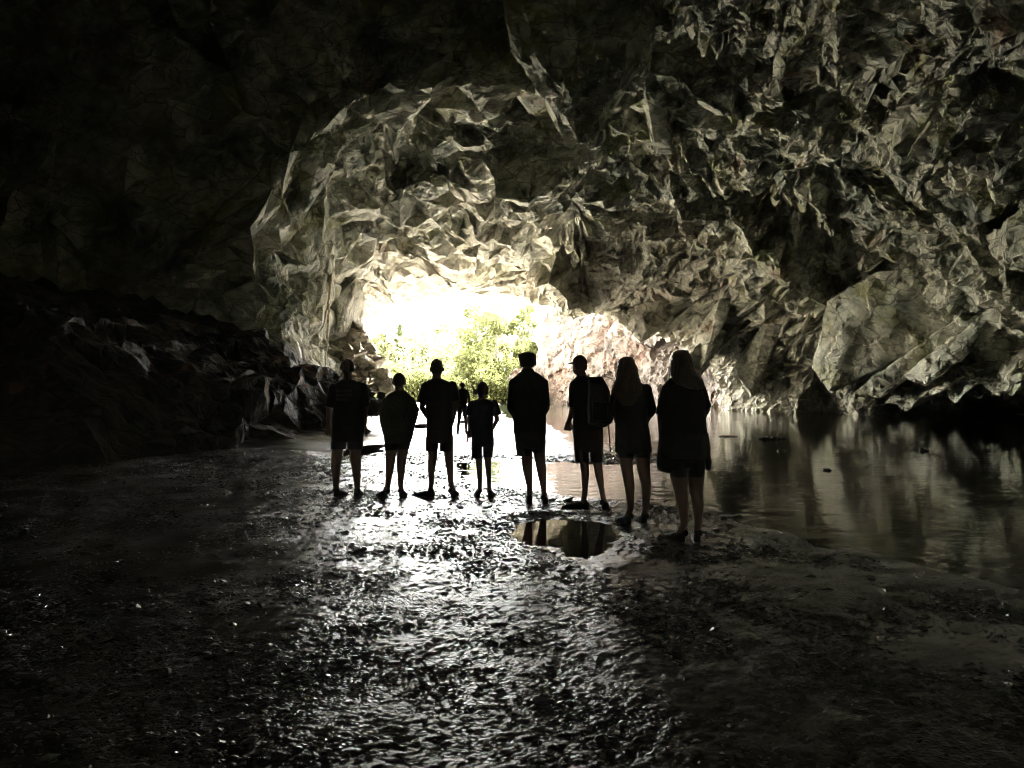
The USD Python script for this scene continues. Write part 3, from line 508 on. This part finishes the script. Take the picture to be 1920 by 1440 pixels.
def person(label, d, head, hair, shirt, arms, legs, shorts, shoes, top, bottom, shoe_mat='sole', sleeve=0.45, look=0.0, extra=None, shirt_name='shirt', short_name='shorts', hairmat='hair_dark', lean=0.0):
    s = d / F; k = (shoes[0][1] + shoes[1][1]) / 2
    X = (head[0] - 960) * s; Z0 = float(ground_base(np.array([X]), np.array([d]))[0])
    z_lift = Z0 - (CAM_H - (k - 720) * s)
    def P(x, y, dy=0.0): return np.array([(x - 960) * s - X, dy, CAM_H - (y - 720) * s + z_lift - Z0])
    def ring(y, xl, xr, rd, off=0.0): c = P((xl + xr) / 2, y, off); r = (xr - xl) / 2 * s; return c + np.stack([np.cos(TH) * r, np.sin(TH) * rd, TH * 0], -1)
    def stack(rs, shrink=1.0):
        rr = []
        for q in rs:
            y, xl, xr, rd = q[:4]; o = q[4] if len(q) > 4 else 0.0; m = (xl + xr) / 2; rr.append(ring(y, m + (xl - m) * shrink, m + (xr - m) * shrink, rd * shrink, o))
        return [hullp(np.vstack([a, b])) for a, b in zip(rr[:-1], rr[1:])]
    t = thing('person', label, 'person', loc=(X, d, Z0))
    hx, ht, hc, hw = head; H = (hc - ht) * s; w = hw * s; c = P(hx, ht + 0.46 * (hc - ht)); ca, sa = math.cos(look), math.sin(look)
    f = np.array([sa, ca, 0]); sd_ = np.array([ca, -sa, 0])                                     # where the face looks; its side
    body = [hullp(ball(c, [w * .93, w * 1.12, H * .46])), hullp(np.vstack([ball(c + f * w * .25 + [0, 0, -H * .18], [w * .80, w * .85, H * .22]), ball(c + f * w * .55 + [0, 0, -H * .40], [w * .42, w * .35, H * .10])])),
            bone(c + f * w * 1.08 + [0, 0, -H * .02], w * .10, c + f * w * 1.36 + [0, 0, -H * .13], w * .15), bone(c + f * w * 1.0 + sd_ * w * .33 + [0, 0, H * .06], w * .14, c + f * w * 1.0 - sd_ * w * .33 + [0, 0, H * .06], w * .14),
            hullp(ball(c + f * w * 1.02 + [0, 0, -H * .28], [w * .34, w * .16, w * .10]))]
    for sg in (-1, 1): body.append(hullp(ball(c + sd_ * sg * w * .98 + [0, 0, -H * .06], [w * .16, w * .26, H * .13])))
    nb = P((shirt[0][1] + shirt[0][2]) / 2, shirt[0][0] + 4)
    body.append(bone(c + [0, 0, -H * .30], .052, nb, .060))
    body += stack(shirt, 0.86)
    scale = (k - ht) * s / 1.75
    for a in arms:
        pts = [P(x, y, dy) for x, y, dy, r in a['p']]; rr = [q[3] * s for q in a['p']]
        body += [bone(pts[i], rr[i] * .9, pts[i + 1], rr[i + 1] * .92) for i in range(len(pts) - 1)]
    for L, S_ in zip(legs, shoes):
        pts = [P(x, y, dy) for x, y, r, dy in L]; rr = [q[2] * s for q in L]
        body += [bone(pts[i], rr[i], pts[i + 1], rr[i + 1]) for i in range(len(pts) - 1)]
        av = np.array([(S_[2] - S_[0]) * s, S_[3], 0]); av *= S_[4] * 0.16 / np.linalg.norm(av)
        body.append(bone(pts[-1], rr[-1], np.array([P(S_[0], S_[1])[0], -.02, .06]) + av, rr[-1] * 1.0))
    bv, bf = soft(union(body), 0.024, 6)
    hv = []
    for a in arms:
        p1, p0 = P(*a['p'][-1][:3]), P(*a['p'][-2][:3]); hv += hand(p1 + (p1 - p0) / np.linalg.norm(p1 - p0) * .012, a.get('dir', p1 - p0), a.get('up', (0, -1, 0.01)), scale * 1.02, a.get('curl', .5))
    try:
        bm = m3.Manifold(m3.Mesh(np.asarray(bv, np.float32), np.asarray(bf, np.uint32)))
        if bm.is_empty(): raise ValueError
        bm = tmesh(bm + union(hv)); bv, bf = bm.vertices, bm.faces
    except Exception:
        bv, bf = cat([(bv, bf), (tmesh(union(hv)).vertices, tmesh(union(hv)).faces)])
    obj('body', (bv, bf), M['skin'], t, smooth=50)
    sh = stack(shirt)
    for a in arms:
        pts = [P(x, y, dy) for x, y, dy, r in a['p']]; rr = [q[3] * s for q in a['p']]; u = a.get('sleeve', sleeve) * (len(pts) - 1); fl = a.get('flare', 1.35)
        prev = pts[0], rr[0] * 1.12
        for i in range(len(pts) - 1):
            if u <= i: break
            v_ = min(1.0, u - i); e = pts[i] * (1 - v_) + pts[i + 1] * v_; r_ = (rr[i] * (1 - v_) + rr[i + 1] * v_)
            if i + 1 >= u:
                ax = pts[i + 1] - pts[i]; ax /= np.linalg.norm(ax); b = np.cross(ax, [0, 1, .1]); b /= np.linalg.norm(b); c2 = np.cross(ax, b)
                disc = e + (np.cos(TH)[:, None] * b + np.sin(TH)[:, None] * c2) * r_ * fl
                sh.append(hullp(np.vstack([ball(prev[0], prev[1], True), disc, disc - ax * .01])))
            else:
                sh.append(bone(prev[0], prev[1], e, r_ * 1.2)); prev = e, r_ * 1.2
    obj(shirt_name, soft(union(sh), 0.026, 3, 0.006, int(d * 100)), M[top], t, smooth=60)
    if shorts:
        pel, lgs = shorts; obj(short_name, soft(union(stack(pel) + sum([stack(l) for l in lgs], [])), 0.026, 2, 0.005, int(d * 77)), M[bottom], t, smooth=60)
    for (hx_, hy_, tx, ty, L), Lg in zip(shoes, legs):
        hz = np.array([P(hx_, hy_)[0], -0.02, 0.0]); a = np.array([(tx - hx_) * s, ty, 0]); a = a / np.linalg.norm(a) * L; wd = 0.040 * scale
        heel = hz + [0, 0, .035]; ballp = hz + a * .66 + [0, 0, .03]; toe = hz + a + [0, 0, .022]; ank = P(*Lg[-1][:2]); ank = np.array([ank[0], 0.0, 0.085])
        up = hullp(np.vstack([ball(heel, [wd * .85, wd * .85, .034], True), ball(ballp, [wd * 1.1, wd * 1.1, .032], True), ball(toe, [wd * .7, wd * .7, .024], True), ball(hz + a * .25 + [0, 0, .07], [wd * .8, wd * .8, .03], True), ball(heel + [0, 0, .04], [wd * .8, wd * .8, .03], True)]))
        sho = obj('shoe', soft(up, .02, 2), M[shoe_mat], t, smooth=50)
        so = hullp(np.vstack([ball(hz + a * u + [0, 0, .008], [wd * q, wd * q, .010], True) for u, q in ((-.06, .9), (.3, 1.0), (.66, 1.2), (1.04, .75))])); obj('sole', tmesh(so), M['sole'], sho, smooth=40)
        if np.linalg.norm(ank - hz) < .3: obj('sock', tmesh(bone(ank + [0, 0, .01], Lg[-1][2] * s * 1.12, (hz + a * .2) + [0, 0, .06], .04)), M['cloth_charcoal'], t, smooth=50)
    if hair:
        kind = hair[0]
        if kind == 'short':
            hm = hullp(np.vstack([ball(c + [0, -w * .06, H * .06], [w * 1.0, w * 1.16, H * .47]), ball(c - f * w * .30 + [0, 0, -H * .20], [w * .84, w * .75, H * .12])])) - hullp(np.vstack([ball(c + f * w * 1.2 + [0, 0, -H * .12], [w * .9, w * .75, H * .30]), ball(c + f * w * 1.8, [w, w, H * .3])]))
            hm = hm - union([hullp(ball(c + sd_ * sg * w * 1.05 + [0, 0, -H * .15] + f * w * .2, [w * .34, w * .5, H * .2])) for sg in (-1, 1)])
            obj('hair', soft(hm, .016, 3, hair[1] if len(hair) > 1 else .004, 5), M[hairmat], t, smooth=60)
        else:
            rr = [(y, xl, xr, rd, off) for y, xl, xr, rd, off in hair[1]]
            hv_, hf_ = soft(union(stack(rr)), .016, 3); n = vnormals(hv_, hf_)
            hv_ = hv_ + n * (.012 * (meshkit.fbm(hv_ * np.array([60, 40, 5]), 3, 4) - .5) * 2)[:, None]
            obj('hair', (hv_, hf_), M[hairmat], t, smooth=60)
    if extra: extra(t, P, stack, s, c, w, H, f, sd_, shirt)
    return t

def arm(p, **k): return dict(p=p, **k)
# P1
def ex1(t, P, stack, s, c, w, H, f, sd_, shirt):
    tail = [bone(P(652, 683, -.10), .045, P(654, 692, -.135), .040), bone(P(654, 692, -.135), .035, P(656, 712, -.12), .018)]
    obj('ponytail', soft(union(tail), .014, 2, .004, 3), M['hair_brown'], t, smooth=60)
    pr = []
    for r, y in enumerate((733, 741, 749)):
        for q in range(6 if r < 2 else 4):
            a = P(636 + q * 5.2 + r, y, -.128); pr.append(m3.Manifold.cube([.027, .006, .036], True).translate(list(a)))
    obj('back_print', tmesh(union(pr)), M['print'], t)
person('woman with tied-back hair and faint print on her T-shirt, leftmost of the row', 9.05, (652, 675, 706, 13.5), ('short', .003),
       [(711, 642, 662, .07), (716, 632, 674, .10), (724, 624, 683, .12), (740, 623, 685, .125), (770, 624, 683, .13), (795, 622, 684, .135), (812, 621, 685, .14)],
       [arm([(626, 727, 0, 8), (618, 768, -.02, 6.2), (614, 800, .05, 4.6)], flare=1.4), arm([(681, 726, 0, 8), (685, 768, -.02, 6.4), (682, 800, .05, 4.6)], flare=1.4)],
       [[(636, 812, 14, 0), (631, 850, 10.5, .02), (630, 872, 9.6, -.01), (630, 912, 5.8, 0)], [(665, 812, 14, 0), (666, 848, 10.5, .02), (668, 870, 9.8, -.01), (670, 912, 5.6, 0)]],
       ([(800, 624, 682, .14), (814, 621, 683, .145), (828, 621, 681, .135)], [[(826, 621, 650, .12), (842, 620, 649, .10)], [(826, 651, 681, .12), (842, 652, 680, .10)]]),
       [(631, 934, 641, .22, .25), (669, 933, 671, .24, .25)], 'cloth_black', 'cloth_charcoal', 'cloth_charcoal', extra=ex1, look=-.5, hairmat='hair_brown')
# P2
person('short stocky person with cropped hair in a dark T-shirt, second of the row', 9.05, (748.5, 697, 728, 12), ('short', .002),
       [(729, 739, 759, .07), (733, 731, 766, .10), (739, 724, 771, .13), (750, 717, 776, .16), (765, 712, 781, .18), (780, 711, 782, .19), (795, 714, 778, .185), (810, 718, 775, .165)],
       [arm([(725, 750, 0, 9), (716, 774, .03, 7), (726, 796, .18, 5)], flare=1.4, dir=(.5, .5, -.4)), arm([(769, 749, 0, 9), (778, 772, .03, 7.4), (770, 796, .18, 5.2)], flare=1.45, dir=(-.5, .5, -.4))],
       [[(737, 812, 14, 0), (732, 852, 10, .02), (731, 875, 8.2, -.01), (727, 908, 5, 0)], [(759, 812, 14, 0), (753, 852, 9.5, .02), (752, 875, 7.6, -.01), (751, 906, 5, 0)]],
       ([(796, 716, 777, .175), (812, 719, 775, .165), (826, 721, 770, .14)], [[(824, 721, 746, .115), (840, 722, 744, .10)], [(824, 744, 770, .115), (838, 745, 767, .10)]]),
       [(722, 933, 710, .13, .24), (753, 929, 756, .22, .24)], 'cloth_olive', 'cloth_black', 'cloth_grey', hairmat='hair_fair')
# P3
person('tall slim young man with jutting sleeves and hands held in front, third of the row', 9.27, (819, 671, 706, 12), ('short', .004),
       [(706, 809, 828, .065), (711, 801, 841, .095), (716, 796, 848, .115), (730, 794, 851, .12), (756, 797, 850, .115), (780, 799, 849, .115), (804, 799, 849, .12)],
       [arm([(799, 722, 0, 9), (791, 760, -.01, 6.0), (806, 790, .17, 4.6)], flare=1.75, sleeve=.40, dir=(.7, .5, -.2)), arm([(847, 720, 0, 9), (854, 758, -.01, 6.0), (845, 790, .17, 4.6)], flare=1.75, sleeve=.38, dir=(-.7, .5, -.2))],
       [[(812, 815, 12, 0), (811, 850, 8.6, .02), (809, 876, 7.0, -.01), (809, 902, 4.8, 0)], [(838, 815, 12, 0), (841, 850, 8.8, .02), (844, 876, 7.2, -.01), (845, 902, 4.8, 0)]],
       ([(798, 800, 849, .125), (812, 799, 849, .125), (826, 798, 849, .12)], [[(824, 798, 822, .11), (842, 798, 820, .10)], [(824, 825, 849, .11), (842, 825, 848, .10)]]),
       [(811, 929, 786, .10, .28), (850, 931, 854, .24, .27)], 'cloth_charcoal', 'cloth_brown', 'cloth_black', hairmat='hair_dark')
# P4
def ex4(t, P, stack, s, c, w, H, f, sd_, shirt):
    e = c - sd_ * w * 1.12 + f * w * .55 + np.array([0, 0, -H * .12]); gl = []
    for y0 in (0,):
        ringp = [e + np.array([math.cos(a) * .030, .012 * math.sin(a), math.sin(a) * .036]) for a in np.linspace(0, 2 * math.pi, 14)]
        fv, ff = tube(ringp, np.full(14, .005), 5)
    g_ = obj('glasses', (fv, ff), M['cloth_black'], t, smooth=60); obj('glasses_lens', tmesh(hullp(np.vstack([np.array(ringp) + [0, .002, 0], np.array(ringp) - [0, .002, 0]]))), M['lens'], g_)
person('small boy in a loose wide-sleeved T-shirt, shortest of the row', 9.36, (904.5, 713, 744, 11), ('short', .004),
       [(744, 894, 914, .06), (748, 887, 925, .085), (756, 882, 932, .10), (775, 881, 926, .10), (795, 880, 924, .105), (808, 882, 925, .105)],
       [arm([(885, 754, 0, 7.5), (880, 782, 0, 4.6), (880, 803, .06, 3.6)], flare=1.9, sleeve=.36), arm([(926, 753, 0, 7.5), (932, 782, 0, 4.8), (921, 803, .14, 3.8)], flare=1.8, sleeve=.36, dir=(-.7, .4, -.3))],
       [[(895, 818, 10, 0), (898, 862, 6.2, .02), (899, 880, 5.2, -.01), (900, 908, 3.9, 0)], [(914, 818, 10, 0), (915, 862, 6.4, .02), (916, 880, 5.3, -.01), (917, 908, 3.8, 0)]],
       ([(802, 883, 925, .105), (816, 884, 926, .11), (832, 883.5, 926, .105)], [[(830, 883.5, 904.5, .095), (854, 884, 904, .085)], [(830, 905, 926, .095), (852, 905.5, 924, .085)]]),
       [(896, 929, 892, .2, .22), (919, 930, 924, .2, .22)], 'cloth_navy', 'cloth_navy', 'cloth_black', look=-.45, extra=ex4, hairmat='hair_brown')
# P5
def ex5(t, P, stack, s, c, w, H, f, sd_, shirt):
    crown = stack([(653, 985, 994, .04), (654.5, 979, 999, .08), (657.5, 974.5, 1002, .105), (664, 973.5, 1003, .115), (673, 975.5, 1003, .12), (681, 977.5, 1001.5, .125)])
    brim = [hullp(np.vstack([ball(P(973, 658.5, .0), [.010, .08, .014], True), ball(P(977, 681, .0), [.012, .10, .012], True)])), hullp(np.vstack([ball(P(1003, 658.5, .0), [.010, .08, .014], True), ball(P(1003.5, 676, .0), [.014, .10, .018], True)]))]
    h = obj('hat', soft(union(crown + brim), .016, 2, .003, 6), M['cloth_grey'], t, smooth=50)
    obj('collar', soft(union(stack([(684, 979, 999, .072), (693, 976, 1004, .085)])), .02, 1), M['cloth_black'], t, smooth=50)
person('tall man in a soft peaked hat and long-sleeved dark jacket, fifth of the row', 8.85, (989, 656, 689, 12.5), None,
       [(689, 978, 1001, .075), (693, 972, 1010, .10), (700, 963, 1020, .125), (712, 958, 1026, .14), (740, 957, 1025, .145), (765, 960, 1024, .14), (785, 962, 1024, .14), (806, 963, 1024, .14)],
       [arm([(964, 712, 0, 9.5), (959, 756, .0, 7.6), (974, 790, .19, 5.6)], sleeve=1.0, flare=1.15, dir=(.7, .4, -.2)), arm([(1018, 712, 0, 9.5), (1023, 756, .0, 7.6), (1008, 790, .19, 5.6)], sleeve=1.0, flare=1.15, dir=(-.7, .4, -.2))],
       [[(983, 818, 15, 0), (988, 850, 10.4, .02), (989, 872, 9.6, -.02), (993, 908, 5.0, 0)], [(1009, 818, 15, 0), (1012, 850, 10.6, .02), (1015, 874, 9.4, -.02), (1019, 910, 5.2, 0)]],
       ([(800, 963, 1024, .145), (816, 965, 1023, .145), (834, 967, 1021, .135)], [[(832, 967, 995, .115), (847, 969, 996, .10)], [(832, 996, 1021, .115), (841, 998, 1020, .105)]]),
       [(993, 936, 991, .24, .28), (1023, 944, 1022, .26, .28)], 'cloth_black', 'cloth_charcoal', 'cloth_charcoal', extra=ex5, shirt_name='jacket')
# P6
def ex6(t, P, stack, s, c, w, H, f, sd_, shirt):
    capm = union([hullp(ball(c + [0, 0, H * .10], [w * 1.03, w * 1.15, H * .40])) - m3.Manifold.cube([1, 1, .4], True).translate(list(c + np.array([0, 0, -.2 + H * .06]))),
                  hullp(np.vstack([c + f * w * .9 + sd_ * o * w * .75 + np.array([0, 0, H * .10]) for o in (-1, 1)] + [c + f * w * 1.75 + sd_ * o * w * .5 + np.array([0, 0, H * .05]) for o in (-1, 1)] + [c + f * w * .9 + sd_ * o * w * .75 + np.array([0, 0, H * .14]) for o in (-1, 1)] + [c + f * w * 1.75 + sd_ * o * w * .5 + np.array([0, 0, H * .09]) for o in (-1, 1)]))])
    obj('cap', tmesh(capm), M['cloth_black'], t, smooth=40)
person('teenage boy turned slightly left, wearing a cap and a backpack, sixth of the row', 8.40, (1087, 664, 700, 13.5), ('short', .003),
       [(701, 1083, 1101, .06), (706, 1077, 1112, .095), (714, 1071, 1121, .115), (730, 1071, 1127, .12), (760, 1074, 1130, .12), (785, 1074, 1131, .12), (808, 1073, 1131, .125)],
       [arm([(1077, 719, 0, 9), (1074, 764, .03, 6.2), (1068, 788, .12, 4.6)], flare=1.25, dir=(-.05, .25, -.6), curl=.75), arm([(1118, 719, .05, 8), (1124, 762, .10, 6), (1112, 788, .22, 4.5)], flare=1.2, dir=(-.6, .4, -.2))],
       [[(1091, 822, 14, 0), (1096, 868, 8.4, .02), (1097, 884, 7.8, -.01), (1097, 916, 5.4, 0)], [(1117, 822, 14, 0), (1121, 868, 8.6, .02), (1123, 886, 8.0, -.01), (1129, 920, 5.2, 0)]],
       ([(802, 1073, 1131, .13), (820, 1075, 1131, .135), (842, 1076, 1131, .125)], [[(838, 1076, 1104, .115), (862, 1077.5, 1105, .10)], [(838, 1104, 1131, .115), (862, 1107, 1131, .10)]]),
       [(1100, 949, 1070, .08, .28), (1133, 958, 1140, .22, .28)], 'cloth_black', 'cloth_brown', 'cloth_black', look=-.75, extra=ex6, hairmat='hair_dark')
# P7
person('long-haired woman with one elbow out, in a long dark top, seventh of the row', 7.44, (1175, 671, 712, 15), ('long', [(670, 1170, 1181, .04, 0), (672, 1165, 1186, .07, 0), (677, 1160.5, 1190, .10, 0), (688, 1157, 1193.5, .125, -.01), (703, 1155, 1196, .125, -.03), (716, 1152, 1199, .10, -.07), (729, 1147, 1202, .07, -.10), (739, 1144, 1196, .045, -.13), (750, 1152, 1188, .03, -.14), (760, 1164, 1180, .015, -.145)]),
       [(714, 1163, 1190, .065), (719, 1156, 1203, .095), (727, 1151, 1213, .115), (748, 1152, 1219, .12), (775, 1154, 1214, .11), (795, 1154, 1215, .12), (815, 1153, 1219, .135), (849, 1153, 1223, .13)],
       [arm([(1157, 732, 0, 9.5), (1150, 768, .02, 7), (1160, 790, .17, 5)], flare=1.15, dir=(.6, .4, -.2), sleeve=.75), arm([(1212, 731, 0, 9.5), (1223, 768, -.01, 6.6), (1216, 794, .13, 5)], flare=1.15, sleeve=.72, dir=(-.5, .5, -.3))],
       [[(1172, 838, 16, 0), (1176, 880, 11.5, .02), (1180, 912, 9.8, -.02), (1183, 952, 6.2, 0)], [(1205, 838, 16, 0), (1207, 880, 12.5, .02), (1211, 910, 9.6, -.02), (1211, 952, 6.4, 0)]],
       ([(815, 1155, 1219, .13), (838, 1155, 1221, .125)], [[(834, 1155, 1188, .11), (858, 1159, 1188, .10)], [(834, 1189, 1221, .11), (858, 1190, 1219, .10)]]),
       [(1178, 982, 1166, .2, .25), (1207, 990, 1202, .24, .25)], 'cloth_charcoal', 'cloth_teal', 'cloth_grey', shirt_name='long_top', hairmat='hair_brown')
# P8
def ex8(t, P, stack, s, c, w, H, f, sd_, shirt):
    j = stack([(806, 1238, 1328, .16), (830, 1234, 1331, .165), (852, 1232, 1332, .16)])
    j += [hullp(np.vstack([ball(P(1240, 850, -.02), [.04, .10, .03], True), ball(P(1240, 872, -.02), [.035, .07, .03], True), ball(P(1252, 876, -.02), [.035, .07, .03], True), ball(P(1270, 850, -.05), [.04, .08, .03], True)])),
          hullp(np.vstack([ball(P(1322, 845, -.02), [.035, .08, .03], True), ball(P(1327, 874, -.02), [.022, .05, .015], True), ball(P(1329, 860, -.02), [.02, .05, .02], True)])), hullp(np.vstack([ring_ for ring_ in [ball(P(1262, 850, 0), [.05, .12, .03], True), ball(P(1305, 850, 0), [.05, .12, .03], True), ball(P(1264, 872, 0), [.05, .11, .03], True), ball(P(1308, 866, 0), [.05, .11, .02], True)]]))]
    obj('tied_jacket', soft(union(j), .026, 2, .009, 8), M['cloth_black'], t, smooth=60)
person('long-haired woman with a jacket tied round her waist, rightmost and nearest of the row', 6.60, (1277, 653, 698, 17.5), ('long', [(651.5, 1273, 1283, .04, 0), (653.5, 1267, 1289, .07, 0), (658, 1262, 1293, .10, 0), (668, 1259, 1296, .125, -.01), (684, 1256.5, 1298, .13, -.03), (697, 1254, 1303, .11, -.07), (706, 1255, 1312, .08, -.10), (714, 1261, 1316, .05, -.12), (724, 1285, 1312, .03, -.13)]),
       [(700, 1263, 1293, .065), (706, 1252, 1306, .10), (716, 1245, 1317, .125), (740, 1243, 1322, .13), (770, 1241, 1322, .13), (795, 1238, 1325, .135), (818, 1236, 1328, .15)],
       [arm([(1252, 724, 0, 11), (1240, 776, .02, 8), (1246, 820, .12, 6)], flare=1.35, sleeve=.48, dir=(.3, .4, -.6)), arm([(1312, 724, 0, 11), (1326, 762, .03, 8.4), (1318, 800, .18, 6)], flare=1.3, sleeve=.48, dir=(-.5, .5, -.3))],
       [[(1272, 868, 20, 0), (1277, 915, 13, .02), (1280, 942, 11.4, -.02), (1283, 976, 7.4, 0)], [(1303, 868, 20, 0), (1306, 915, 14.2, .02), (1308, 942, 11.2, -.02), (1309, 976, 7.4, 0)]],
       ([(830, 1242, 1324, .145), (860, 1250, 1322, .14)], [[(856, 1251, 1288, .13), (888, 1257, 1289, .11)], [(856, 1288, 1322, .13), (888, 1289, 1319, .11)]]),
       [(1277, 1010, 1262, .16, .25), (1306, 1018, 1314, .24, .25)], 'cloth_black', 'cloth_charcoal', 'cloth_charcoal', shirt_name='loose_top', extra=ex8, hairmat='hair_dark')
# far walker
person('small distant figure walking away on the bright path beyond the row', 21.4, (867, 715.5, 727.5, 4.7), ('short', .002),
       [(727, 864, 871, .06), (729.5, 858.5, 875.5, .10), (734, 857, 877, .12), (748, 857.5, 876, .12), (760, 857, 875.5, .12)],
       [arm([(858.5, 733, 0, 3.2), (856.5, 748, -.02, 2.3), (857, 760, .08, 1.8)], flare=1.3), arm([(875.5, 733, 0, 3.2), (879, 746, -.02, 2.4), (879, 759, .05, 1.8)], flare=1.3)],
       [[(862, 768, 5, 0), (861, 784, 3.4, .02), (860, 792, 3, -.01), (858.7, 806, 2.0, 0)], [(871, 768, 5, 0), (873, 783, 3.3, .04), (873.5, 792, 2.9, .0), (874, 804, 2.0, 0)]],
       ([(756, 857, 875.5, .125), (766, 857, 876, .12)], [[(764, 857, 866, .11), (779, 857.5, 865, .10)], [(764, 866.5, 876, .11), (779, 867.5, 875.5, .10)]]),
       [(858, 813, 857.5, .2, .26), (874, 811, 875, .2, .26)], 'cloth_black', 'cloth_charcoal', hairmat='hair_dark')
# backpack on the sixth person, strap held by the boy
def put(px, py, d): p = pix(px, py, d); return p
D6 = 8.40; B0 = put(1122, 760, D6); bp = thing('backpack', 'dark backpack with a hanging red strap on the back of the boy in the cap', 'backpack', loc=B0 + [0, -.13, 0])
def bq(px, py, dy): return put(px, py, D6) - B0 + np.array([0, dy, 0])
def rb(px, py, dy, r=.03): return ball(bq(px, py, dy), r, True)
obj('bag', soft(hullp(np.vstack([rb(*q) for q in [(1104, 712, .05), (1124, 710, .05), (1137, 733, .05), (1143, 770, .04), (1142, 788, .03), (1131, 796, .04), (1104, 792, .05), (1108, 720, -.04), (1126, 724, -.04), (1137, 770, -.07), (1133, 788, -.07), (1106, 786, -.07)]])), .025, 3, .006, 3), M['cloth_charcoal'], bp, smooth=60)
obj('pocket', soft(hullp(np.vstack([rb(*q, .02) for q in [(1110, 755, -.09), (1132, 757, -.09), (1131, 784, -.11), (1109, 783, -.11)]])), .025, 2, .004, 4), M['cloth_black'], bp, smooth=60)
obj('shoulder_strap', tube(resample([bq(1104, 712, .05), bq(1103, 707, .12), bq(1104, 714, .22)], 8), np.full(8, .018), 6), M['cloth_black'], bp, smooth=True)
obj('shoulder_strap', tube(resample([bq(1124, 714, .05), bq(1122, 711, .12), bq(1120, 720, .22)], 8), np.full(8, .018), 6), M['cloth_black'], bp, smooth=True)
obj('hanging_strap', tube(resample([bq(1138, 793, .02), bq(1140, 815, .02), bq(1142, 846, .02)], 8), np.full(8, .008), 5), M['red_strap'], bp, smooth=True, label='thin red strap hanging below the bag')
S0 = put(879, 806, 9.36); st = thing('wrist_strap', 'short red and black strap hanging from the small boy\'s left hand', 'strap', loc=S0)
obj('band', tube(resample([np.array([.01, .05, .03]), put(878, 814, 9.4) - S0, put(876, 829, 9.4) - S0], 8), np.full(8, .010), 6), M['red_strap'], st, smooth=True)

# ------------------------------------------------------------------ gravel on the path
def pebbles():
    g = np.random.default_rng(5); n = 460000; y = 1.3 + 14.0 * g.random(n) ** 0.95; x = g.uniform(-1, 1, n) * (0.78 * y + 0.6); size = 0.0078 * np.exp(g.normal(0, 0.45, n)) * (0.8 + 0.05 * y)
    size[:700] *= g.uniform(2.2, 4.5, 700)                                       # a few fist-sized stones among the chips
    dens = meshkit.fbm(np.stack([x * 1.6, y * 1.6, x * 0], -1), 3, 77); keep = (g.random(n) < 0.36 + 1.6 * (dens - 0.42)) & (size * 731 / y > 0.55)
    for poly, m in ((pool_poly, .10), (pud_poly, .02)): keep &= sdist(poly, x, y) > -m
    x, y, size = x[keep], y[keep], size[keep]; n = len(x); z = ground_base(x, y)
    pi = UsdGeom.PointInstancer.Define(stage, '/World/gravel'); tag(pi, 'loose wet gravel chips strewn over the cave floor', 'gravel', kind='stuff')
    UsdGeom.Scope.Define(stage, '/World/gravel/chips'); targets = []
    for k in range(4):
        p = g.normal(size=(11, 3)); p /= np.linalg.norm(p, axis=1, keepdims=True); p *= [1.25, 0.95, 0.38]
        obj('chip', tmesh(hullp(p)), M['chip'], stage.GetPrimAtPath('/World/gravel/chips')); targets.append(Sdf.Path('/World/gravel/chips/chip' + (f'_{k:03d}' if k else '')))
    pi.CreatePrototypesRel().SetTargets(targets); pi.CreateProtoIndicesAttr(Vt.IntArray.FromNumpy(g.integers(0, 4, n).astype(np.int32)))
    pi.CreatePositionsAttr(Vt.Vec3fArray.FromNumpy(np.stack([x, y, z + size * 0.16], -1).astype(np.float32))); pi.CreateScalesAttr(Vt.Vec3fArray.FromNumpy(np.repeat(size[:, None], 3, 1).astype(np.float32)))
    a = g.uniform(0, math.pi, n); tx, ty = g.normal(0, .10, n), g.normal(0, .10, n); q = np.stack([tx, ty, np.sin(a), np.cos(a)], 1); q /= np.linalg.norm(q, axis=1, keepdims=True)
    pi.CreateOrientationsAttr(Vt.QuathArray([Gf.Quath(float(w), float(i), float(j), float(k)) for i, j, k, w in q]))
    return n
M['chip'] = usdkit.material(stage, '/World/Looks/slate_chip', {'o': ('object_info', {}), 'r': ('rgb_ramp', {'ramp': [(0, (0.018, 0.018, 0.017)), (1, (0.06, 0.057, 0.052))]}), 'rr': ('rgb_ramp', {'ramp': [(0, (0.20, 0.20, 0.20)), (1, (0.42, 0.42, 0.42))]}), 'p': ('principled_bsdf', {'specular_ior_level': 0.6})},
    [('o.random', 'r.fac'), ('r.color', 'p.base_color'), ('o.random', 'rr.fac'), ('rr.color', 'p.roughness')], surface='p.BSDF')
n_chips = pebbles()

# a few loose hairs on the two women with long hair
def strands(person_index, d, roots, seed):
    t = stage.GetPrimAtPath(f'/World/person_{person_index:03d}'); o = np.array(t.GetAttribute('xformOp:translate').Get()); g = np.random.default_rng(seed); parts = []
    for (x0, y0), (x1, y1) in roots:
        for _ in range(5):
            a, b = pix(x0 + g.normal(0, 1), y0 + g.normal(0, 1.5), d - .1) - o, pix(x1 + g.normal(0, 2.2), y1 + g.normal(0, 3), d - .12) - o
            m = (a + b) / 2 + g.normal(0, .012, 3); parts.append(tube(resample([a, m, b], 7), np.linspace(.0022, .0010, 7), 3))
    obj('loose_strands', cat(parts), M['hair_brown'], t, kind='stuff')
strands(6, 7.44, [((1153, 714), (1143, 744)), ((1155, 700), (1148, 736)), ((1196, 712), (1206, 742)), ((1160, 735), (1150, 764))], 1)
strands(7, 6.60, [((1256, 690), (1252, 718)), ((1302, 698), (1317, 716)), ((1259, 676), (1254, 712)), ((1299, 690), (1312, 724))], 2)
